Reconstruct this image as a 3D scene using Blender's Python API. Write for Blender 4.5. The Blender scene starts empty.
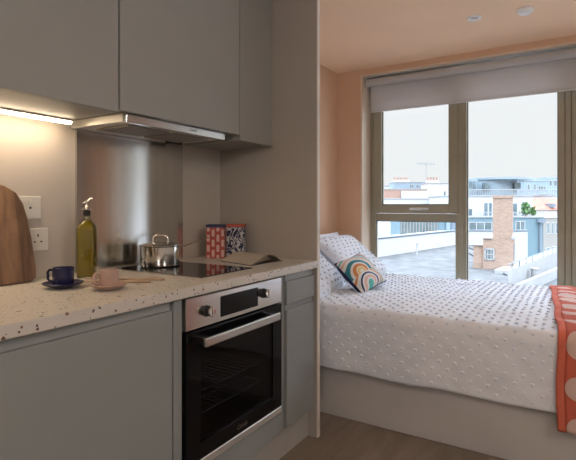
import bpy, bmesh, math, random
from mathutils import Vector, Matrix, noise
random.seed(7)
C = bpy.context.scene.collection
PI = math.pi
TH = math.atan(292/472.0); F0 = 472.0; HZ = 207.0; CH = 1.184
ct, st = math.cos(TH), math.sin(TH)
# ------------------------------------------------------------ measuring helpers (pixel of the photograph -> place)
def onZ(u, y, z):
    D = F0*(CH-z)/(y-HZ); l = (u-288)/F0*D
    return Vector((D*ct+l*st, D*st-l*ct, z))
def onY(u, Y, y=None):
    k = (u-288)/F0
    X = (Y*ct + k*Y*st)/(st-k*ct); D = X*ct+Y*st
    return X, (CH-(y-HZ)*D/F0 if y is not None else D)
def onX(u, X, y=None):
    k = (u-288)/F0
    Y = (X*st-k*X*ct)/(ct+k*st); D = X*ct+Y*st
    return Y, (CH-(y-HZ)*D/F0 if y is not None else D)
# ------------------------------------------------------------ materials
def srgb(*c):
    return tuple((x/12.92 if x <= .04045 else ((x+.055)/1.055)**2.4) for x in [v/255 for v in c])+(1,)
class NT:
    def __init__(s, m):
        s.m = m; m.use_nodes = True; s.t = m.node_tree; s.n = s.t.nodes; s.l = s.t.links
        s.b = s.n['Principled BSDF']; s.o = s.n['Material Output']
    def add(s, ty, **k):
        nd = s.n.new(ty)
        for a, v in k.items():
            if a.startswith('_'): nd.inputs[a[1:].replace('_', ' ')].default_value = v
            else: setattr(nd, a, v)
        return nd
    def link(s, a, b): s.l.new(a, b)
    def math(s, op, a, b=None, c=None):
        nd = s.n.new('ShaderNodeMath'); nd.operation = op
        for i, v in enumerate((a, b, c)):
            if v is None: continue
            if isinstance(v, (int, float)): nd.inputs[i].default_value = v
            else: s.link(v, nd.inputs[i])
        return nd.outputs[0]
    def ramp(s, fac, stops, const=False):
        r = s.n.new('ShaderNodeValToRGB'); r.color_ramp.interpolation = 'CONSTANT' if const else 'LINEAR'
        e = r.color_ramp.elements
        while len(e) > 1: e.remove(e[-1])
        e[0].position = stops[0][0]; e[0].color = stops[0][1]
        for p, c in stops[1:]:
            k = e.new(p); k.color = c
        s.link(fac, r.inputs[0]); return r.outputs[0]
def mix_c(T, fac, a, b):
    m = T.n.new('ShaderNodeMix'); m.data_type = 'RGBA'
    for v, i in ((fac, 0), (a, 6), (b, 7)):
        if isinstance(v, (int, float, tuple)): m.inputs[i].default_value = v
        else: T.link(v, m.inputs[i])
    return m.outputs[2]
def mat(name, col, rough=.6, metal=0, var=.06, scale=6, bump=0, bscale=60, stretch=(1,1,1), spec=None, aniso=0, sheen=0):
    T = NT(bpy.data.materials.new(name))
    tc = T.add('ShaderNodeTexCoord'); mp = T.add('ShaderNodeMapping'); mp.inputs['Scale'].default_value = stretch
    T.link(tc.outputs['Object'], mp.inputs[0])
    nz = T.add('ShaderNodeTexNoise', _Scale=scale, _Detail=4.0); T.link(mp.outputs[0], nz.inputs['Vector'])
    lo = tuple(max(0, c*(1-var)) for c in col[:3])+(1,); hi = tuple(min(1, c*(1+var)) for c in col[:3])+(1,)
    T.link(T.ramp(nz.outputs[0], [(.3, lo), (.7, hi)]), T.b.inputs['Base Color'])
    T.b.inputs['Roughness'].default_value = rough; T.b.inputs['Metallic'].default_value = metal
    if spec is not None: T.b.inputs['Specular IOR Level'].default_value = spec
    if aniso: T.b.inputs['Anisotropic'].default_value = aniso
    if sheen: T.b.inputs['Sheen Weight'].default_value = sheen
    if bump:
        n2 = T.add('ShaderNodeTexNoise', _Scale=bscale, _Detail=3.0); T.link(mp.outputs[0], n2.inputs['Vector'])
        bp = T.add('ShaderNodeBump', _Strength=bump, _Distance=.005); T.link(n2.outputs[0], bp.inputs['Height'])
        T.link(bp.outputs[0], T.b.inputs['Normal'])
    return T.m
def wood(name, c1, c2, stretch=(30, 30, 1.5), rough=.5, planks=None):
    T = NT(bpy.data.materials.new(name)); tc = T.add('ShaderNodeTexCoord')
    mp = T.add('ShaderNodeMapping'); mp.inputs['Scale'].default_value = stretch
    T.link(tc.outputs['Object'], mp.inputs[0])
    nz = T.add('ShaderNodeTexNoise', _Scale=1.0, _Detail=6.0, _Roughness=.6, _Distortion=.6); T.link(mp.outputs[0], nz.inputs['Vector'])
    col = T.ramp(nz.outputs[0], [(.3, c1), (.68, c2)])
    if planks:      # staves glued side by side along x
        sx = T.add('ShaderNodeSeparateXYZ'); T.link(tc.outputs['Object'], sx.inputs[0])
        fl = T.math('FLOOR', T.math('MULTIPLY', sx.outputs[0], planks))
        wn = T.add('ShaderNodeTexWhiteNoise', noise_dimensions='1D'); T.link(fl, wn.inputs['W'])
        dk = T.ramp(wn.outputs[0], [(0, (.62, .60, .58, 1)), (1, (1.0, 1.0, 1.0, 1))])
        mm = T.n.new('ShaderNodeMix'); mm.data_type = 'RGBA'; mm.blend_type = 'MULTIPLY'; mm.inputs[0].default_value = 1
        T.link(col, mm.inputs[6]); T.link(dk, mm.inputs[7]); col = mm.outputs[2]
    T.link(col, T.b.inputs['Base Color']); T.b.inputs['Roughness'].default_value = rough
    return T.m
def thin_glass(name, tint=(1, 1, 1, 1), gl=.06, rough=.0):
    T = NT(bpy.data.materials.new(name)); T.n.remove(T.b)
    tr = T.add('ShaderNodeBsdfTransparent'); tr.inputs[0].default_value = tint
    g = T.add('ShaderNodeBsdfGlossy'); g.inputs['Roughness'].default_value = rough
    fr = T.add('ShaderNodeLayerWeight', _Blend=.12)
    f = T.math('MULTIPLY_ADD', fr.outputs['Fresnel'], .8, gl*.3)
    mx = T.add('ShaderNodeMixShader'); T.link(f, mx.inputs[0]); T.link(tr.outputs[0], mx.inputs[1]); T.link(g.outputs[0], mx.inputs[2])
    T.link(mx.outputs[0], T.o.inputs[0]); return T.m
def emit(name, col, s):
    T = NT(bpy.data.materials.new(name)); T.b.inputs['Base Color'].default_value = col
    T.b.inputs['Emission Color'].default_value = col; T.b.inputs['Emission Strength'].default_value = s
    return T.m
M = {}
M['cab'] = mat('cabinet_grey', (.262, .278, .275, 1), .5, var=.02)
M['cabup'] = mat('wall_cabinet_grey', (.285, .283, .265, 1), .5, var=.02)
M['carcass'] = mat('carcass_dark_grey', (.20, .20, .19, 1), .6)  # plain dark grey of the carcasses, hob rings and hood lettering
M['channel'] = mat('pale_rail', (.31, .32, .315, 1), .4, var=.02)
M['plinth'] = mat('plinth', (.42, .41, .39, 1), .45)
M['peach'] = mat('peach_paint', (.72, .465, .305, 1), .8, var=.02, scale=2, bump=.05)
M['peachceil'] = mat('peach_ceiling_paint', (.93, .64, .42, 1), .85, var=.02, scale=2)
M['kwall'] = mat('warm_grey_kitchen_wall', (.50, .45, .40, 1), .45, var=.02, scale=2)
M['partition'] = mat('grey_brown_partition', (.37, .335, .30, 1), .5, var=.03, scale=2)
M['edge'] = mat('pale_edge', (.72, .66, .60, 1), .5)
M['reveal'] = mat('cream_reveal', (.74, .60, .47, 1), .7, var=.03)
M['plain'] = mat('plain_wall', (.60, .60, .59, 1), .8)
M['floor'] = wood('brown_floor', (.19, .15, .12, 1), (.29, .235, .19, 1), (3, 14, 1), .55)
M['frame'] = mat('olive_bronze_frame', (.33, .29, .205, 1), .45, var=.05)
M['framed'] = mat('dark_gasket', (.03, .03, .03, 1), .6)
M['steel'] = mat('brushed_steel', (.68, .67, .65, 1), .2, 1, var=.05, scale=3, stretch=(1, 1, 60))
M['splash'] = mat('brushed_splashback', (.66, .65, .63, 1), .17, 1, var=.04, scale=4, stretch=(14, 14, .3), aniso=.85)
_t = M['splash'].node_tree; _n = _t.nodes.new('ShaderNodeTangent'); _n.direction_type = 'RADIAL'; _n.axis = 'Z'; _t.links.new(_n.outputs[0], _t.nodes['Principled BSDF'].inputs['Tangent']); _t.nodes['Principled BSDF'].inputs['Anisotropic Rotation'].default_value = .25
M['hoodsteel'] = mat('satin_steel', (.66, .64, .60, 1), .42, .65, var=.03, scale=3)
M['potsteel'] = mat('polished_steel', (.72, .69, .64, 1), .16, 1, var=.03)
M['chrome'] = mat('chrome', (.8, .8, .8, 1), .12, 1, var=.02)
M['blackgloss'] = mat('black_glass', (.005, .005, .006, 1), .08, var=.0, spec=.22)
M['hobglass'] = mat('black_hob_glass', (.008, .008, .009, 1), .05)
M['enamel'] = mat('dark_enamel', (.03, .03, .033, 1), .35)
M['black'] = mat('matt_black', (.012, .012, .012, 1), .6)
M['white'] = mat('white_plastic', (.62, .60, .56, 1), .35, var=.02)
M['fixture'] = mat('white_fitting', (.95, .94, .92, 1), .4, var=.01)
M['blind'] = mat('grey_blind_fabric', (.74, .71, .68, 1), .85, var=.03, bump=.1, bscale=300)
T = NT(M['blind']); T_b = T.b
_tl = T.add('ShaderNodeBsdfTranslucent'); _tl.inputs[0].default_value = (.62, .60, .60, 1); _mx = T.add('ShaderNodeMixShader'); _mx.inputs[0].default_value = .4
T.link(T_b.outputs[0], _mx.inputs[1]); T.link(_tl.outputs[0], _mx.inputs[2]); T.link(_mx.outputs[0], T.o.inputs[0])
M['bedding'] = mat('white_bedding', (.80, .83, .90, 1), .9, var=.02, bump=.25, bscale=90, sheen=.2)
M['tuft'] = mat('tuft_yarn', (.76, .80, .90, 1), .95, var=.04)
M['bedbase'] = mat('pale_bed_base', (.53, .51, .50, 1), .65, var=.03)
M['mattress'] = mat('mattress', (.7, .7, .7, 1), .9)
M['navy'] = mat('navy_glaze', (.012, .014, .06, 1), .25, var=.1)
M['pink'] = mat('pink_glaze', (.46, .31, .26, 1), .4, var=.08, scale=30)
M['board'] = wood('walnut_board', (.10, .055, .032, 1), (.29, .165, .095, 1), (26, 26, 1.6), .45, planks=28)
M['stick'] = wood('pale_wood', (.36, .25, .17, 1), (.48, .36, .26, 1), (20, 20, 20), .6)
M['paper'] = mat('book_paper', (.88, .80, .70, 1), .8, var=.04)
M['bookcover'] = mat('book_cover', (.10, .09, .08, 1), .6)
M['coffee'] = mat('coffee', (.03, .012, .006, 1), .2)
M['glass'] = thin_glass('window_glass', (.97, .985, .98, 1))
M['ovenglass'] = thin_glass('oven_glass', (.34, .34, .36, 1), .08)
M['bottleglass'] = thin_glass('bottle_glass', (.86, .9, .72, 1), .2)
M['led'] = emit('led_strip', (1, .80, .56, 1), 24)
M['lamp'] = emit('lamp_face', (1, .9, .78, 1), 2)
# oil
T = NT(bpy.data.materials.new('olive_oil')); T.b.inputs['Base Color'].default_value = (.38, .26, .010, 1)
T.b.inputs['Transmission Weight'].default_value = .45; T.b.inputs['Roughness'].default_value = .12; T.b.inputs['IOR'].default_value = 1.4; M['oil'] = T.m
# terrazzo
T = NT(bpy.data.materials.new('terrazzo')); tc = T.add('ShaderNodeTexCoord')
base = (.58, .545, .495, 1); col = base
nzd = T.add('ShaderNodeTexNoise', _Scale=60.0); T.link(tc.outputs['Object'], nzd.inputs['Vector'])
dv = T.n.new('ShaderNodeMix'); dv.data_type = 'VECTOR'; dv.inputs[0].default_value = .012
T.link(tc.outputs['Object'], dv.inputs[4]); T.link(nzd.outputs['Color'], dv.inputs[5])
for sc_, thr, sel in ((40.0, .15, .80), (64.0, .17, .70), (120.0, .2, .68)):
    v = T.add('ShaderNodeTexVoronoi', _Scale=sc_); T.link(dv.outputs[1], v.inputs['Vector'])
    s3 = T.add('ShaderNodeSeparateColor'); T.link(v.outputs['Color'], s3.inputs[0])
    m1 = T.math('LESS_THAN', v.outputs['Distance'], T.math('MULTIPLY', s3.outputs[1], thr*2))
    m2 = T.math('GREATER_THAN', s3.outputs[0], sel)
    cc = T.ramp(s3.outputs[2], [(0, (.07, .05, .04, 1)), (.3, (.22, .11, .065, 1)), (.5, (.06, .06, .065, 1)), (.7, (.30, .22, .16, 1)), (.85, (.12, .07, .05, 1))], True)
    col = mix_c(T, T.math('MULTIPLY', m1, m2), col, cc)
T.link(col, T.b.inputs['Base Color']); T.b.inputs['Roughness'].default_value = .38; M['terrazzo'] = T.m
# brick
def brick(name, c1, c2, mo, s=1.0):
    T = NT(bpy.data.materials.new(name)); tc = T.add('ShaderNodeTexCoord')
    sx = T.add('ShaderNodeSeparateXYZ'); T.link(tc.outputs['Object'], sx.inputs[0])
    cb = T.add('ShaderNodeCombineXYZ'); T.link(T.math('ADD', sx.outputs[0], sx.outputs[1]), cb.inputs[0]); T.link(sx.outputs[2], cb.inputs[1])
    b = T.add('ShaderNodeTexBrick', _Scale=s); b.inputs['Color1'].default_value = c1; b.inputs['Color2'].default_value = c2; b.inputs['Mortar'].default_value = mo
    b.inputs['Brick Width'].default_value = .23; b.inputs['Row Height'].default_value = .075; b.inputs['Mortar Size'].default_value = .01
    T.link(cb.outputs[0], b.inputs['Vector']); T.link(b.outputs[0], T.b.inputs['Base Color']); T.b.inputs['Roughness'].default_value = .9
    return T.m
M['brick'] = brick('buff_brick', (.27, .175, .125, 1), (.38, .255, .19, 1), (.36, .29, .24, 1))
M['brick2'] = brick('red_brick', (.30, .16, .12, 1), (.36, .21, .16, 1), (.34, .26, .22, 1))
M['ewhite'] = mat('white_render', (.46, .455, .45, 1), .9, var=.03, scale=.3)
M['eblue'] = mat('blue_render', (.14, .215, .25, 1), .8, var=.04, scale=.3)
M['epale'] = mat('pale_blue_render', (.23, .295, .34, 1), .8, var=.05, scale=.3)
M['ebeige'] = mat('beige_render', (.26, .245, .22, 1), .85, var=.05, scale=.3)
M['eroof'] = mat('grey_membrane_roof', (.084, .086, .088, 1), .85, var=.4, scale=.9)
M['ecop'] = mat('parapet_white', (.34, .34, .34, 1), .85, var=.06, scale=1)
M['eglass'] = mat('distant_window_glass', (.13, .17, .18, 1), .15, var=.3, scale=1)
M['edark'] = mat('slate_grey_metal', (.16, .20, .24, 1), .6)
M['tile'] = mat('orange_roof_tile', (.30, .13, .09, 1), .85, var=.15, scale=1)
M['leaf'] = mat('terrace_leaf', (.12, .22, .08, 1), .8, var=.4, scale=4)
M['ground'] = mat('street_ground', (.35, .35, .36, 1), .9, var=.1, scale=.1)
# tins
T = NT(bpy.data.materials.new('red_pill_print')); tc = T.add('ShaderNodeTexCoord'); sx = T.add('ShaderNodeSeparateXYZ'); T.link(tc.outputs['UV'], sx.inputs[0])
cb = T.add('ShaderNodeCombineXYZ'); T.link(sx.outputs[1], cb.inputs[0]); T.link(sx.outputs[0], cb.inputs[1])
b = T.add('ShaderNodeTexBrick', _Scale=1.0, offset=.0); b.inputs['Color1'].default_value = (.56, .38, .34, 1); b.inputs['Color2'].default_value = (.52, .35, .31, 1); b.inputs['Mortar'].default_value = (.34, .05, .035, 1)
b.inputs['Brick Width'].default_value = .33; b.inputs['Row Height'].default_value = .26; b.inputs['Mortar Size'].default_value = .055; b.offset = .5; b.inputs['Mortar Smooth'].default_value = 0
T.link(cb.outputs[0], b.inputs['Vector']); T.link(b.outputs[0], T.b.inputs['Base Color']); T.b.inputs['Roughness'].default_value = .5; M['tin1'] = T.m
T = NT(bpy.data.materials.new('navy_squiggle_print')); tc = T.add('ShaderNodeTexCoord'); nz = T.add('ShaderNodeTexNoise', _Scale=2.7, _Detail=0.0, _Distortion=1.2); T.link(tc.outputs['UV'], nz.inputs['Vector'])
w = T.math('FRACT', T.math('MULTIPLY', nz.outputs[0], 4.0))
T.link(T.ramp(w, [(0, (.010, .012, .055, 1)), (.60, (.48, .47, .48, 1))], True), T.b.inputs['Base Color']); T.b.inputs['Roughness'].default_value = .5; M['tin2'] = T.m
M['navyband'] = mat('navy_lid', (.012, .014, .07, 1), .5); M['redband'] = mat('red_lid', (.40, .07, .04, 1), .5)
# cushion print: nested arches in many colours
T = NT(bpy.data.materials.new('arch_print')); tc = T.add('ShaderNodeTexCoord'); sx = T.add('ShaderNodeSeparateXYZ'); T.link(tc.outputs['UV'], sx.inputs[0])
uu, vv = sx.outputs[0], sx.outputs[1]
def arch(cx, cy, sgn):
    dx = T.math('SUBTRACT', uu, cx)
    dy = T.math('MAXIMUM', T.math('MULTIPLY', T.math('SUBTRACT', vv, cy), sgn), 0.0)
    return T.math('SQRT', T.math('ADD', T.math('MULTIPLY', dx, dx), T.math('MULTIPLY', dy, dy)))
W_ = (.72, .70, .66, 1); OR = (.62, .22, .06, 1); TE = (.03, .20, .24, 1); GR = (.10, .42, .36, 1); PK = (.72, .45, .36, 1); NV = (.02, .03, .12, 1); YE = (.75, .50, .18, 1); RD = (.55, .10, .06, 1)
a1 = T.ramp(arch(.30, .46, 1), [(0, W_), (.05, YE), (.12, W_), (.14, OR), (.22, W_), (.27, TE), (.36, W_), (.42, PK), (.47, W_), (.5, GR), (.53, W_), (.57, NV), (.60, W_), (.64, RD), (.68, W_)], True)
a2 = T.ramp(arch(.34, .10, 1), [(0, GR), (.09, W_), (.14, PK), (.20, W_), (.25, NV), (.29, W_), (.36, OR), (.40, W_), (.44, TE), (.47, W_)], True)
T.link(mix_c(T, T.math('LESS_THAN', vv, .42), a1, a2), T.b.inputs['Base Color']); T.b.inputs['Roughness'].default_value = .9; M['cushion'] = T.m
M['cushback'] = mat('navy_cushion_back', (.02, .025, .10, 1), .9)
# throw
T = NT(bpy.data.materials.new('coral_dot_knit')); tc = T.add('ShaderNodeTexCoord'); sx = T.add('ShaderNodeSeparateXYZ'); T.link(tc.outputs['UV'], sx.inputs[0])
S, Tt = T.math('SUBTRACT', sx.outputs[0], .105), T.math('ADD', sx.outputs[1], .003)     # metres along / across
row = T.math('FLOOR', T.math('DIVIDE', Tt, .17))
fy = T.math('SUBTRACT', T.math('FRACT', T.math('DIVIDE', Tt, .17)), .5)
fx = T.math('SUBTRACT', T.math('FRACT', T.math('ADD', T.math('DIVIDE', S, .176), T.math('MULTIPLY', row, .5))), .5)
dd = T.math('SQRT', T.math('ADD', T.math('POWER', T.math('ABSOLUTE', fx), 2.0), T.math('POWER', T.math('ABSOLUTE', fy), 2.0)))
cl = mix_c(T, T.math('LESS_THAN', dd, .29), (.58, .125, .075, 1), (.68, .48, .42, 1))
T.link(cl, T.b.inputs['Base Color']); T.b.inputs['Roughness'].default_value = .95
wv = T.add('ShaderNodeTexWave', _Scale=160.0); T.link(tc.outputs['UV'], wv.inputs['Vector'])
bp = T.add('ShaderNodeBump', _Strength=.3, _Distance=.003); T.link(wv.outputs[1], bp.inputs['Height']); T.link(bp.outputs[0], T.b.inputs['Normal']); M['throw'] = T.m
M['throwedge'] = mat('coral_border', (.64, .15, .09, 1), .95, bump=.3, bscale=200)
# ------------------------------------------------------------ mesh helpers
def box(bm, x0, x1, y0, y1, z0, z1, bev=0, seg=1, m=None):
    t = bmesh.new(); bmesh.ops.create_cube(t, size=1)
    for v in t.verts: v.co = Vector(((x0+x1)/2+v.co.x*(x1-x0), (y0+y1)/2+v.co.y*(y1-y0), (z0+z1)/2+v.co.z*(z1-z0)))
    if bev: bmesh.ops.bevel(t, geom=t.edges[:], offset=bev, segments=seg, affect='EDGES', profile=.5)
    join(bm, t, m)
def join(bm, t, m=None):
    if m is not None: bmesh.ops.transform(t, matrix=m, verts=t.verts)
    me = bpy.data.meshes.new('t'); t.to_mesh(me); t.free(); bm.from_mesh(me); bpy.data.meshes.remove(me)
def lathe(bm, prof, cx, cy, n=40, m=None):
    t = bmesh.new(); rings = []
    for r, z in prof:
        if r < 1e-5: rings.append([t.verts.new((cx, cy, z))])
        else: rings.append([t.verts.new((cx+r*math.cos(2*PI*k/n), cy+r*math.sin(2*PI*k/n), z)) for k in range(n)])
    for a, b in zip(rings, rings[1:]):
        for k in range(n):
            k2 = (k+1) % n
            if len(a) == 1 and len(b) == 1: continue
            if len(a) == 1: t.faces.new((a[0], b[k2], b[k]))
            elif len(b) == 1: t.faces.new((a[k], a[k2], b[0]))
            else: t.faces.new((a[k], a[k2], b[k2], b[k]))
    bmesh.ops.recalc_face_normals(t, faces=t.faces); join(bm, t, m)
def tube(bm, pts, r, n=10, cap=True, flat=1.0):
    pts = [Vector(p) for p in pts]; rs = r if isinstance(r, (list, tuple)) else [r]*len(pts); t = bmesh.new(); rings = []
    up = None
    for i, p in enumerate(pts):
        d = (pts[min(i+1, len(pts)-1)]-pts[max(i-1, 0)]).normalized()
        if up is None:
            up = Vector((0, 0, 1)) if abs(d.z) < .9 else Vector((1, 0, 0))
        a = d.cross(up).normalized(); b = a.cross(d).normalized(); up = b
        rings.append([t.verts.new(p+a*rs[i]*math.cos(2*PI*k/n)+b*rs[i]*flat*math.sin(2*PI*k/n)) for k in range(n)])
    for a, b in zip(rings, rings[1:]):
        for k in range(n): t.faces.new((a[k], a[(k+1) % n], b[(k+1) % n], b[k]))
    if cap: t.faces.new(rings[0][::-1]); t.faces.new(rings[-1])
    bmesh.ops.recalc_face_normals(t, faces=t.faces); join(bm, t)
def prism(bm, pts, d0, d1, axis='y', bev=0, m=None):
    t = bmesh.new()
    f = (lambda a, b, d: (a, d, b)) if axis == 'y' else ((lambda a, b, d: (a, b, d)) if axis == 'z' else (lambda a, b, d: (d, a, b)))
    A = [t.verts.new(f(a, b, d0)) for a, b in pts]; B = [t.verts.new(f(a, b, d1)) for a, b in pts]
    t.faces.new(A); t.faces.new(B[::-1])
    for i in range(len(pts)): t.faces.new((A[i], B[i], B[(i+1) % len(pts)], A[(i+1) % len(pts)]))
    bmesh.ops.recalc_face_normals(t, faces=t.faces)
    if bev: bmesh.ops.bevel(t, geom=t.edges[:], offset=bev, segments=2, affect='EDGES', profile=.5)
    join(bm, t, m)
def base_of(o):
    p = Vector((0, 0, 0)); q = o
    while q is not None: p += q.location; q = q.parent
    return p
def obj(name, bm, m, parent=None, smooth=False, label=None, loc=None):
    if isinstance(m, str): m = M[m]
    if parent is None and loc is None:
        xs = [v.co.x for v in bm.verts]; ys = [v.co.y for v in bm.verts]; zs = [v.co.z for v in bm.verts]
        loc = Vector(((min(xs)+max(xs))/2, (min(ys)+max(ys))/2, min(zs)))
    off = base_of(parent) if parent is not None else Vector(loc)
    bmesh.ops.translate(bm, verts=bm.verts, vec=-off)
    me = bpy.data.meshes.new(name); bm.to_mesh(me); bm.free(); me.materials.append(m)
    if smooth: 
        for p in me.polygons: p.use_smooth = True
        try: me.set_sharp_from_angle(angle=math.radians(40))
        except Exception: pass
    o = bpy.data.objects.new(name, me); C.objects.link(o)
    if parent is not None: o.parent = parent
    else: o.location = off
    if label: o['label'] = label
    return o
def B(*a, **k):
    bm = bmesh.new(); box(bm, *a, **k); return bm
def tag(o, label, cat, group=None):
    o['label'] = label; o['category'] = cat
    if group: o['group'] = group
    return o
def thing(name, label, cat, loc, group=None):
    o = bpy.data.objects.new(name, None); o.empty_display_size = .1; C.objects.link(o); o.location = loc
    return tag(o, label, cat, group)
def struct(name, bm, m, smooth=False, label=None):
    o = obj(name, bm, m, smooth=smooth); o['kind'] = 'structure'
    if label: o['label'] = label
    return o
def sempty(name, loc, label=None):
    o = bpy.data.objects.new(name, None); C.objects.link(o); o.location = loc; o['kind'] = 'structure'
    if label: o['label'] = label
    return o
def text_part(name, s, size, loc, rot, m, parent):
    cu = bpy.data.curves.new('t', 'FONT'); cu.body = s; cu.size = size; cu.extrude = .0003; cu.align_x = 'CENTER'; cu.shear = .3
    to = bpy.data.objects.new('t', cu); C.objects.link(to); bpy.context.view_layer.update()
    me = bpy.data.meshes.new_from_object(to); bpy.data.objects.remove(to)
    bm = bmesh.new(); bm.from_mesh(me); bmesh.ops.transform(bm, matrix=Matrix.Translation(loc) @ rot, verts=bm.verts)
    return obj(name, bm, m, parent)
# ------------------------------------------------------------ room
YK, YH, YR, XB, XW, HC = 1.79, 1.885, -2.0, -2.4, 3.905, 2.40
PX0, PX1 = 2.138, 2.163
struct('floor', B(XB-.1, XW+.4, YR-.1, YH+.1, -.12, 0), 'floor', label='brown floor')
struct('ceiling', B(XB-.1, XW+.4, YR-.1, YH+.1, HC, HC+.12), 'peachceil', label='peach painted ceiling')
struct('wall_back', B(XB-.1, PX0, YK, YK+.15, 0, HC), 'kwall', label='warm grey wall behind the worktop')
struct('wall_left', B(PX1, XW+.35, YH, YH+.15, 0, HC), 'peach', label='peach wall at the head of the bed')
struct('wall_right', B(XB-.1, XW+.35, YR-.15, YR, 0, HC), 'plain')
struct('wall_rear', B(XB-.15, XB, YR, YK, 0, HC), 'plain')
struct('wall_partition', B(PX0, PX1, 1.149, YH, 0, HC), 'partition', label='grey brown partition between kitchen and bed')
struct('trim_1', B(PX0, PX1, 1.144, 1.149, 0, HC), 'edge', label='pale edge of the partition')
WY0, WY1, WZ0, WZ1 = -1.45, 1.655, .38, 2.352
bm = bmesh.new(); XO = XW+.32
for a in ((XW, XO, WY1, YH, 0, HC), (XW, XO, YR, WY0, 0, HC), (XW, XO, WY0, WY1, WZ1, HC), (XW, XO, WY0, WY1, 0, WZ0)): box(bm, *a)
struct('wall_window', bm, 'peach', label='peach wall around the window')
bm = bmesh.new(); e = .012
for a in ((XW-.004, XO-.04, WY1-e, WY1, WZ0, WZ1), (XW-.004, XO-.04, WY0, WY0+e, WZ0, WZ1), (XW-.004, XO-.04, WY0+e, WY1-e, WZ1-e, WZ1)): box(bm, *a)
struct('trim_2', bm, 'reveal', label='cream lining of the window reveal')
struct('window_sill', B(XW-.03, XO-.04, WY0+e, WY1-e, WZ0, WZ0+.025, bev=.004), 'white')
# window
XF = 4.10
win = sempty('window_1', (XF+.03, 0, WZ0), 'olive bronze framed window over the bed')
fy0, fy1, fz0, fz1 = WY0+e, WY1-e, WZ0+.026, WZ1-e
mu0, mu1 = onX(467, XF)[0], onX(456, XF)[0]
gl0 = onX(375.5, XF)[0]
zr0, zr1 = 1.058, 1.19
bm = bmesh.new()
box(bm, XF, XF+.07, gl0, fy1, fz0, fz1, bev=.002); box(bm, XF, XF+.07, fy0, fy0+.06, fz0, fz1, bev=.002)
box(bm, XF, XF+.07, fy0+.06, gl0, fz1-.06, fz1, bev=.002); box(bm, XF, XF+.07, fy0+.06, gl0, fz0, fz0+.06, bev=.002)
obj('window_frame', bm, 'frame', win)
bm = bmesh.new(); box(bm, XF-.02, XF+.07, mu0, mu1, fz0+.06, fz1-.06, bev=.003); box(bm, XF-.03, XF-.02, mu0+.018, mu1-.03, fz0+.06, fz1-.06, bev=.003)
obj('mullion', bm, 'frame', win)
# right mullion group: stepped profiles of the next opening light
y558 = onX(558, XF)[0]; y566 = onX(565.5, XF)[0]; y572 = onX(572, XF)[0]
bm = bmesh.new()
box(bm, XF-.015, XF+.07, y566+.004, y558, fz0+.06, fz1-.06, bev=.002); box(bm, XF+.0, XF+.07, y566, y566+.004, fz0+.06, fz1-.06)
box(bm, XF-.02, XF+.07, y572+.004, y566, fz0+.06, fz1-.06, bev=.002); box(bm, XF, XF+.07, y572, y572+.004, fz0+.06, fz1-.06)
box(bm, XF-.03, XF+.07, y572-.07, y572, fz0+.06, fz1-.06, bev=.002)
obj('mullion', bm, 'frame', win)
# transom and opening sash (left)
obj('transom', B(XF-.005, XF+.07, mu1, gl0, zr0, 1.125, bev=.003), 'frame', win)
s0, s1 = onX(458, XF-.02)[0], onX(373.5, XF-.02)[0]
g0, g1 = onX(448.5, XF-.02)[0], onX(381.5, XF-.02)[0]
szb = 1.205
bm = bmesh.new()
box(bm, XF-.025, XF+.05, s0, g0, 1.128, fz1-.065, bev=.004); box(bm, XF-.025, XF+.05, g1, s1, 1.128, fz1-.065, bev=.004)
box(bm, XF-.025, XF+.05, g0, g1, 1.128, szb, bev=.004); box(bm, XF-.025, XF+.05, g0, g1, fz1-.14, fz1-.065, bev=.004)
sash = obj('sash', bm, 'frame', win)
bm = bmesh.new(); hy = onX(410.5, XF-.03)[0]; hy2 = onX(429, XF-.03)[0]
box(bm, XF-.033, XF-.025, hy2+.07, hy+.01, 1.155, 1.178, bev=.003); tube(bm, [(XF-.03, hy-.02, 1.166), (XF-.06, hy-.02, 1.166), (XF-.065, hy-.04, 1.170), (XF-.063, hy2, 1.168)], .008)
obj('window_handle', bm, 'white', sash, smooth=True, label='white window handle')
for a in ((XF+.01, XF+.024, g0, g1, szb, fz1-.14), (XF+.02, XF+.034, mu1, gl0, fz0+.06, zr0), (XF+.02, XF+.034, y558, mu0, fz0+.06, fz1-.06)):
    obj('pane', B(*a), 'glass', win)
obj('pane', B(XF+.02, XF+.034, fy0+.06, y572-.07, fz0+.06, fz1-.06), 'glass', win)
# thin dark gaskets round the glass
bm = bmesh.new(); q = .005
for (a0, a1, c0, c1, xx) in ((g0, g1, szb, fz1-.14, XF-.001), (mu1, gl0, fz0+.06, zr0, XF+.012), (y558, mu0, fz0+.06, fz1-.06, XF+.012)):
    box(bm, xx, xx+.01, a0, a0+q, c0, c1); box(bm, xx, xx+.01, a1-q, a1, c0, c1); box(bm, xx, xx+.01, a0+q, a1-q, c0, c0+q); box(bm, xx, xx+.01, a0+q, a1-q, c1-q, c1)
obj('gasket', bm, 'framed', win)
# roller blind
bl = thing('roller_blind', 'grey fabric roller blind across the top of the window', 'blind', (4.0, .1, 2.03))
by1 = 1.630; by0 = -1.40; rx, rz, rr = 3.968, 2.290, .035; fx = rx+rr-.001
bm = bmesh.new(); n = 24
t = bmesh.new()
ringA = [t.verts.new((rx+rr*math.cos(2*PI*k/n), by0+.015, rz+rr*math.sin(2*PI*k/n))) for k in range(n)]
ringB = [t.verts.new((rx+rr*math.cos(2*PI*k/n), by1-.015, rz+rr*math.sin(2*PI*k/n))) for k in range(n)]
for k in range(n): t.faces.new((ringA[k], ringA[(k+1) % n], ringB[(k+1) % n], ringB[k]))
t.faces.new(ringA); t.faces.new(ringB[::-1]); bmesh.ops.recalc_face_normals(t, faces=t.faces); join(bm, t)
obj('roll', bm, 'blind', bl, smooth=True)
obj('fabric', B(fx-.002, fx, by0+.03, by1-.03, 2.05, rz), 'blind', bl)
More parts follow.
